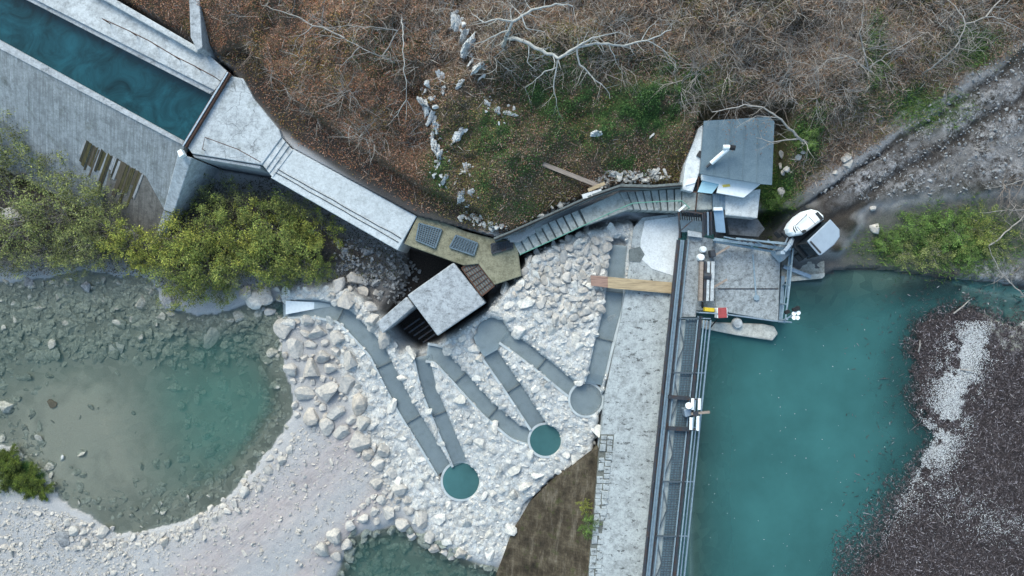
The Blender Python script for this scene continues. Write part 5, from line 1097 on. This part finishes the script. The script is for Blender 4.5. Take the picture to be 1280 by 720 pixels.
# traced trees: main limbs in photo pixels with their heights, finer branches grown from them
def tree(name, limbs, label, mat, twL=1.0, dens=1.0, tw_r=.4, depth=2, down=0):
    b0 = Br(); b1_ = Br(); Q0 = P(*limbs[0][0][0]) if len(limbs[0][0][0]) == 3 else None
    T = thing(name, (Q0[0], Q0[1], float(samp(Z, Q0[0], Q0[1]))), label, 'tree')
    for li, (pts, r0) in enumerate(limbs):
        W_ = [Vector(P(*q)) for q in pts]; fine_ = []
        if li == 0:
            g0 = float(samp(Z, W_[0].x, W_[0].y))
            if W_[0].z > g0 + .2: W_.insert(0, Vector((W_[0].x + .1, W_[0].y + .1, g0 - .1)))
        else:
            nd = [Vector(e[1]) for e in b0.s]; nr = min(nd, key=lambda v: (v - W_[0]).length)
            if (nr - W_[0]).length < .5: W_[0] = nr
            else: W_.insert(0, nr)
        for a, b in zip(W_[:-1], W_[1:]):
            n = max(1, int((b - a).length / .3)); fine_ += [a.lerp(b, i / n) + Vector((random.gauss(0, .03), random.gauss(0, .03), random.gauss(0, .02))) for i in range(n)]
        fine_.append(W_[-1]); n = len(fine_) - 1
        for i in range(n):
            f0, f1 = 1 - .75 * i / n, 1 - .75 * (i + 1) / n; b0.s.append((tuple(fine_[i]), tuple(fine_[i + 1]), r0 * f0, r0 * f1))
            if random.random() < .55 * dens and i > n * .12:
                d = (fine_[i + 1] - fine_[i]).normalized(); sd = Vector((random.gauss(0, 1), random.gauss(0, 1), random.gauss(-down, .5))).normalized()
                b1_.grow(fine_[i + 1], d * .7 + sd * .9, twL * random.uniform(.5, 1.4), max(.012, r0 * f1 * tw_r), depth, .3, 3.5, 0, .8, .6)
    me = b0.mesh('trunk', 7); me.transform(Matrix.Translation(-ORG[T])); link('trunk', me, mat, T, ORG[T])
    me = b1_.mesh('crown', 3); me.transform(Matrix.Translation(-ORG[T])); link('crown', me, mat, T, ORG[T])
    return T
tx = lambda L, z, ox, oy, k: [(ox + a / k, oy + b / k, z + dz) for a, b, dz in L]
f8 = lambda L: tx(L, 6.6, 560, 0, 4.); f2 = lambda L: tx(L, 6.0, 320, 0, 3.); f4 = lambda L: tx(L, 4.2, 960, 0, 3.)
tree('dead_tree', [(f8([(275, 235, -2.5), (290, 180, -.3), (320, 110, .2), (370, 80, .3), (450, 40, .5), (540, 20, .4), (625, 32, .3)]), .12), (f8([(285, 195, -.5), (380, 205, 0), (440, 240, 0), (550, 292, .2), (640, 240, .4), (740, 215, .3), (880, 230, .2), (1000, 200, .2), (1115, 150, 0)]), .11),
  (f8([(640, 250, .3), (660, 320, 0), (720, 380, -.2), (790, 440, -.5), (810, 495, -.8)]), .055), (f8([(545, 300, .1), (530, 400, -.3), (542, 522, -.8)]), .05), (f8([(570, 340, 0), (490, 360, -.1), (420, 410, -.5), (385, 440, -.8)]), .04), (f8([(640, 240, .4), (720, 190, .6), (850, 160, .6)]), .06),
  (f8([(960, 205, .2), (1000, 140, .3), (1055, 92, .3)]), .03), (f8([(410, 230, 0), (400, 310, -.3), (440, 350, -.5)]), .04), (f8([(320, 110, .2), (250, 90, .3), (190, 110, .2), (120, 70, 0)]), .06), (f8([(300, 135, 0), (210, 190, 0), (130, 225, -.4)]), .05), (f8([(370, 80, .3), (390, 140, .3), (485, 160, .2)]), .04), (f8([(800, 220, .3), (830, 280, 0), (862, 350, -.4)]), .035), (f8([(1000, 210, .1), (1080, 250, 0), (1140, 310, -.3)]), .03)],
  'large pale leafless tree with wide white limbs on the upper slope', barkm('white_bark', (.22, .215, .20), (.48, .47, .45)), 1.0, 1.5, .45, 3)
tree('bare_tree', [(f2([(545, 242, -3.5), (430, 195, -.4), (330, 145, 0), (240, 130, .2)]), .05), (f2([(330, 145, 0), (275, 112, .1), (215, 95, .2), (130, 55, .2), (20, 20, 0)]), .05), (f2([(530, 115, -1), (430, 100, 0), (345, 98, 0), (250, 104, .1)]), .04), (f2([(215, 95, .2), (150, 150, 0)]), .035), (f2([(380, 180, -.3), (310, 260, -.5)]), .03)], 'grey leafless tree with a fan of fine twigs at the upper left of the slope', BARKG, 1.2, 1.6, .5, 3)
tree('slender_tree', [(f2([(545, 15, -2.5), (552, 140, -1), (556, 240, -1), (565, 330, -1.3), (562, 450, -2)]), .045), (f2([(556, 390, -1.5), (505, 460, -2.2)]), .03), (f2([(560, 390, -1.5), (600, 430, -2)]), .02)], 'slender straight leafless sapling leaning down the middle of the slope', BARKP, .7, .7, .4)
tree('overhanging_tree', [([(1014, 181, 1.5), (1000, 174, 3.4), (987, 160, 4.0), (972, 145, 4.4), (955, 134, 4.6), (930, 132, 4.6), (890, 140, 4.3)], .09), ([(1000, 174, 3.4), (980, 175, 3.8), (965, 178, 3.9), (945, 172, 4.0)], .05), ([(972, 145, 4.4), (945, 145, 4.5), (920, 160, 4.3)], .03)], 'leafless tree reaching its thin branches over the hut roof', BARKG, 1.1, 1.2, .4, 3)
tree('bare_tree', [(f4([(600, 265, -2), (700, 180, 0), (745, 90, .5), (820, 60, .8), (880, 70, .8), (960, 115, .6)]), .06), (f4([(820, 60, .8), (860, 10, .8), (930, -40, .5)]), .05), (f4([(745, 90, .5), (700, 20, .5), (640, -30, .3)]), .04)], 'leafless tree with thin grey limbs at the upper right corner', BARKG, 1.2, 1.2, .45, 3)
tree('bare_tree', [([(955, 40, 4), (925, 28, 6), (895, 30, 6.3), (880, 50, 6)], .05), ([(950, 42, 5), (960, 15, 6), (990, -5, 6)], .05), ([(930, 30, 6), (915, 5, 6.3), (890, -8, 6.3)], .035), ([(952, 42, 4.8), (980, 60, 5.6), (1015, 62, 5.5)], .035)], 'bushy leafless tree with arching stems above the hut', BARKB, 1.2, 1.9, .5, 3)
tree('bare_tree', [([(1090, 90, 3), (1060, 70, 5), (1035, 75, 5.3), (1015, 95, 5)], .05), ([(1088, 88, 3.5), (1075, 40, 5.2), (1080, 5, 5.6)], .05), ([(1090, 88, 3.5), (1120, 60, 5), (1160, 40, 5)], .04)], 'spreading leafless tree standing between the hut and the grassy gully', BARKG, 1.3, 1.7, .5, 3)
tree('fallen_tree', [([(1282, 372, .5), (1262, 352, .8), (1248, 335, 1), (1236, 308, 1.2)], .06), ([(1262, 352, .8), (1250, 340, .9), (1243, 350, .8)], .03), ([(1290, 262, 1), (1260, 262, 1.2), (1225, 266, 1.1)], .05), ([(1280, 225, 1), (1255, 232, 1.3), (1230, 236, 1.2)], .04)], 'fallen grey branches lying at the right edge of the grassy shore', BARKG, .9, .9, .4)
# ------------------------------------------------------------------ leafy bushes
BW = []
for i in range(4):
    b = Br(); C = []; 
    for k in range(22):
        a = random.uniform(0, 2 * pi); el = random.uniform(.35, 1.35); n0 = len(b.s)
        b.grow((random.gauss(0, .2), random.gauss(0, .2), 0), (cos(a) * cos(el), sin(a) * cos(el), sin(el)), random.uniform(.8, 1.5), .02, 2, .28, 3.5, .04, .7, .55)
    e = np.array([s_[1] for s_ in b.s]); w_ = np.linalg.norm(e[:, :2], axis=1) + e[:, 2]; w_ = np.clip(w_ - .35, 0.01, 2)
    idx = rng.choice(len(e), 9500, p=w_ / w_.sum()); C = e[idx] + rng.normal(0, .10, (9500, 3)); C[:, 2] = np.maximum(C[:, 2], .05)
    BW.append((b.mesh('branches'), C, w_))
def bushmesh(i, palette, wts, frac, size):
    C = BW[i][1]; k = rng.random(len(C)) < frac; C = C[k]; n = len(C); d, r_ = rdirs(n, .6)
    lump = .45 + .95 * vnoise(C[:, 0] * 2.2 + i, C[:, 1] * 2.2, 3)[:, None]
    return quads('foliage', C, rng.lognormal(0, .4, n) * size, rng.uniform(.4, .9, n) * size, d, r_, pal(palette, wts, n) * lump * 1.35)
PALS = {'yellow': ([(.21, .22, .04), (.155, .18, .036), (.29, .27, .055), (.085, .10, .024)], [3, 3, 1.5, 1.6]), 'green': ([(.12, .155, .036), (.175, .195, .046), (.07, .092, .024), (.23, .23, .06)], [3, 3, 2, 1]), 'olive': ([(.15, .165, .055), (.19, .20, .08), (.08, .095, .03), (.22, .24, .065)], [3, 2, 3, 1]), 'moss': ([(.06, .085, .012), (.035, .05, .01), (.10, .12, .02)], [3, 3, 1]), 'fresh': ([(.08, .14, .03), (.12, .17, .045), (.05, .085, .02)], [3, 2, 2])}
FM = {}
for k, fr, sz in (('yellow', .42, .08), ('green', .42, .072), ('olive', .26, .072), ('moss', 1, .085), ('fresh', .34, .08)):
    for i in range(4 if k in ('yellow', 'green', 'olive') else 1):
        me = bushmesh(i, *PALS[k], fr, sz); me.materials.append(LEAFM); FM[k, i] = me
for b in BW: b[0].materials.append(BARKG)
def bush(px, py, rpx, kind, label, group=None, flat=1.0, zoff=0, z=None):
    i = random.randrange(4) if (kind, 1) in FM else 0; gx_, gy_, gz_ = G1(px, py) if z is None else P(px, py, z); s_ = rpx * SC * (H - gz_) / H / 1.35
    T = thing('leafy_bush' if kind != 'moss' else 'moss_clump', (gx_, gy_, gz_ - .05 + zoff), label, 'bush' if kind != 'moss' else 'moss', group); T.scale = (s_, s_, s_ * flat); T.rotation_euler = (0, 0, random.uniform(0, 6.28))
    for nm, me in (('branches', BW[i][0]), ('foliage', FM[kind, i])):
        if nm == 'branches' and kind == 'moss': continue
        o = bpy.data.objects.new(nm, me); COL.objects.link(o); o.parent = T
    return T
YG = 'willow bushes between canal wall and walkway'
for x, y, r_, k, lab in [(236, 300, 33, 'yellow', 'yellowish willow bush at the foot of the wing wall'), (262, 330, 36, 'green', 'large green willow bush in the middle of the willow clump'), (225, 335, 30, 'green', 'green willow bush just right of the small yellow bush'), (240, 362, 26, 'green', 'green willow bush hanging lowest over the river edge'), (275, 285, 30, 'green', 'green willow bush below the front wall of the cracked deck'), (305, 300, 34, 'yellow', 'yellowish willow bush in the middle of the clump below the walkway'), (345, 290, 36, 'green', 'large green willow bush below the upper end of the walkway'), (335, 325, 34, 'green', 'green willow bush above the white rock at the river edge'), (375, 315, 33, 'green', 'green willow bush above the bend of the outermost channel'), (395, 290, 26, 'yellow', 'yellowish willow bush nearest the middle of the walkway'), (372, 268, 24, 'olive', 'thin olive willow bush touching the walkway wall'), (300, 335, 28, 'olive', 'thin olive willow bush between the two large green ones'), (355, 345, 20, 'green', 'small green willow bush beside the boulder row by the river'), (402, 335, 18, 'green', 'small green willow bush at the right end of the clump'), (310, 258, 24, 'olive', 'thin olive willow bush below the steps of the walkway'), (270, 245, 24, 'olive', 'thin olive willow bush in the corner of deck and wing wall'), (285, 362, 18, 'green', 'small green willow bush beside the pale rock spur')]: bush(x, y, r_, k, lab, YG)
bush(163, 306, 28, 'yellow', 'bright yellow bush at the lower corner of the sloping canal wall'); bush(190, 325, 20, 'yellow', 'small yellow bush between the bright yellow bush and the willows')
OG = 'sparse bushes below the sloping canal wall'
for x, y, r_ in [(12, 165, 34), (10, 210, 36), (45, 215, 36), (30, 285, 34), (80, 265, 36), (115, 250, 34), (110, 300, 30), (60, 315, 28), (140, 285, 28), (20, 325, 24), (95, 325, 22), (90, 220, 30), (140, 245, 26), (130, 320, 20), (-25, 200, 34), (-25, 300, 34)]:
    w_ = 'at the river edge' if y > 305 else 'against the canal wall' if y < 222 or (x > 85 and y < 255) else 'in the middle of the bank'
    bush(x, y, r_, 'olive', 'sparse olive bush ' + w_ + (' right of the pale flat rock' if x > 70 else ' near the left edge'), OG, z=max(G1(x, y)[2], onslab(x, y) - .8) + .1)
for i, (x, y) in enumerate([(20, 240), (60, 280), (100, 275), (130, 215), (70, 250), (10, 300), (110, 315), (45, 195), (150, 235), (5, 180), (30, 310), (85, 300), (120, 240), (55, 225), (0, 225), (15, 265), (90, 250), (135, 290), (110, 210), (40, 265), (75, 325)]):
    gx_, gy_, gz_ = G1(x, y); o = bpy.data.objects.new('bare_shrub', SH[(0, 3, 5, 6)[i % 4]]); COL.objects.link(o); o.location = (gx_, gy_, gz_); o.scale = (.9, .9, .9); o.rotation_euler = (0, 0, i); tag(o, 'bare grey shrub among the sparse bushes on the left bank', 'shrub', 'bare shrubs on the left bank')
for x, y, r_, k, lab in [(1110, 300, 20, 'fresh', 'low fresh green bush nearest the excavator on the grassy shore'), (1140, 285, 24, 'fresh', 'low fresh green bush at the upper edge of the grassy shore'), (1165, 312, 24, 'olive', 'thin olive bush in the middle of the grassy shore'), (1190, 290, 28, 'fresh', 'largest fresh green bush on the grassy shore'), (1225, 285, 26, 'green', 'green bush at the right part of the grassy shore'), (1240, 305, 20, 'olive', 'thin olive bush beside the fallen grey branches'), (1210, 318, 20, 'fresh', 'low fresh green bush lowest on the grassy shore'), (1130, 318, 18, 'olive', 'thin olive bush at the water edge of the grassy shore'), (1008, 172, 16, 'fresh', 'fresh green bush under the tree overhanging the hut'), (975, 250, 14, 'fresh', 'fresh green bush in the corner between terrace and track')]: bush(x, y, r_, k, lab, None, .45)
for x, y, r_, lab in [(15, 590, 22, 'left'), (38, 600, 19, 'middle'), (52, 612, 15, 'right'), (10, 570, 15, 'uppermost')]: bush(x, y, r_, 'moss', lab + ' dark green moss clump on the stony islet at the left edge', 'moss clumps on the stony islet', .35)
bush(735, 655, 14, 'fresh', 'small fresh green bush growing from the brown apron beside the edge stones', z=-.8); bush(731, 632, 8, 'yellow', 'tiny yellowish bush above the fresh green one on the apron', z=-.8)
# ------------------------------------------------------------------ driftwood and foam on the reservoir
lowE = -.9 - 2.2 * sst(-9, -15, Y)
pd = np.clip(sst(lowE, .8, dDeb + N3 * .5) * (1.0 - .35 * frost) + .03 * sst(-5, -.5, dDeb), 0, 1)
x, y = areal(120000, (20, 40, -22, 1), pd * sst(-.4, .2, dRes + .3)); n = len(x); z = np.maximum(samp(Z, x, y), 0) + rng.uniform(.01, .09, n)
d, r_ = rdirs(n, .18); o = link('driftwood', quads('driftwood', np.stack([x, y, z], -1), rng.lognormal(-1.75, .5, n), rng.uniform(.02, .06, n), d, r_, pal([(.026, .019, .020), (.056, .043, .044), (.10, .082, .085), (.22, .195, .21), (.36, .33, .33)], [2.5, 4.5, 3.5, 1.2, .12], n)), LEAFM)
tag(o, 'dark raft of driftwood sticks floating at the reservoir edge', 'driftwood', None, 'stuff')
fl_ = pdist(WP([(1215, 425), (1195, 470), (1182, 520), (1165, 570), (1135, 615), (1100, 650), (1060, 700)], 0), X, Y); fk = np.interp(Y, [P(0, 700)[1], P(0, 610)[1], P(0, 560)[1], P(0, 425)[1]], [.0, .16, .85, 1.0])
pf = np.exp(-(fl_ / 1.0) ** 2) * fk * sst(-.08, .16, fbm(X * .8, Y * .8, 61, 6) * 1.1 + .30 + .4 * N3) * (Y < P(0, 400)[1]) * sst(-.3, .2, dDeb)
pb = .40 * np.exp(-(pdist(WP([(1185, 620), (1225, 650), (1300, 665)], 0), X, Y) / .9) ** 2) * sst(-.1, .5, N3 + .3)
x, y = areal(800000, (20, 40, -22, 0), np.clip(pf + pb * .3, 0, 1)); n = len(x); z = np.maximum(samp(Z, x, y), 0) + rng.uniform(.05, .12, n)
d, r_ = rdirs(n, .25); o = link('foam', quads('foam', np.stack([x, y, z], -1), rng.uniform(.025, .07, n), rng.uniform(.02, .055, n), d, r_, np.repeat(rng.uniform(.42, .72, n)[:, None], 3, 1)), LEAFM)
tag(o, 'white frosty foam lying across the driftwood raft', 'foam', None, 'stuff')
for (x0, y0, x1, y1, lab) in ((1192, 392, 1212, 375, 'pale stick standing out of the upper edge of the driftwood'), (1148, 440, 1150, 425, 'short pale stick at the left edge of the driftwood'), (1200, 462, 1217, 464, 'brown branch across the white foam')):
    m = MB(); m.tube([P(x0, y0, .15), P((x0 + x1) / 2 + 1, (y0 + y1) / 2, .35), P(x1, y1, .3)], [.05, .04, .02], 6); o = m.build('branch', BARKG); tag(o, lab, 'branch')
x = rng.uniform(P(880, 0)[0], P(1120, 0)[0], 900); y = rng.uniform(P(0, 740)[1], P(0, 400)[1], 900); k = rng.random(900) < np.clip(.05 + .5 * sst(-.3, .5, vnoise(x * .4, y * .4, 8) - .3), 0, 1) * (samp(dDeb, x, y) < -.5); x, y = x[k][:70], y[k][:70]; n = len(x)
d, r_ = rdirs(n, .05); o = link('foam_flecks', quads('foam_flecks', np.stack([x, y, np.full(n, .012)], -1), rng.uniform(.025, .07, n), rng.uniform(.025, .05, n), d, r_, np.full((n, 3), .6)), LEAFM); tag(o, 'tiny white foam flecks drifting on the turquoise reservoir', 'foam', None, 'stuff')
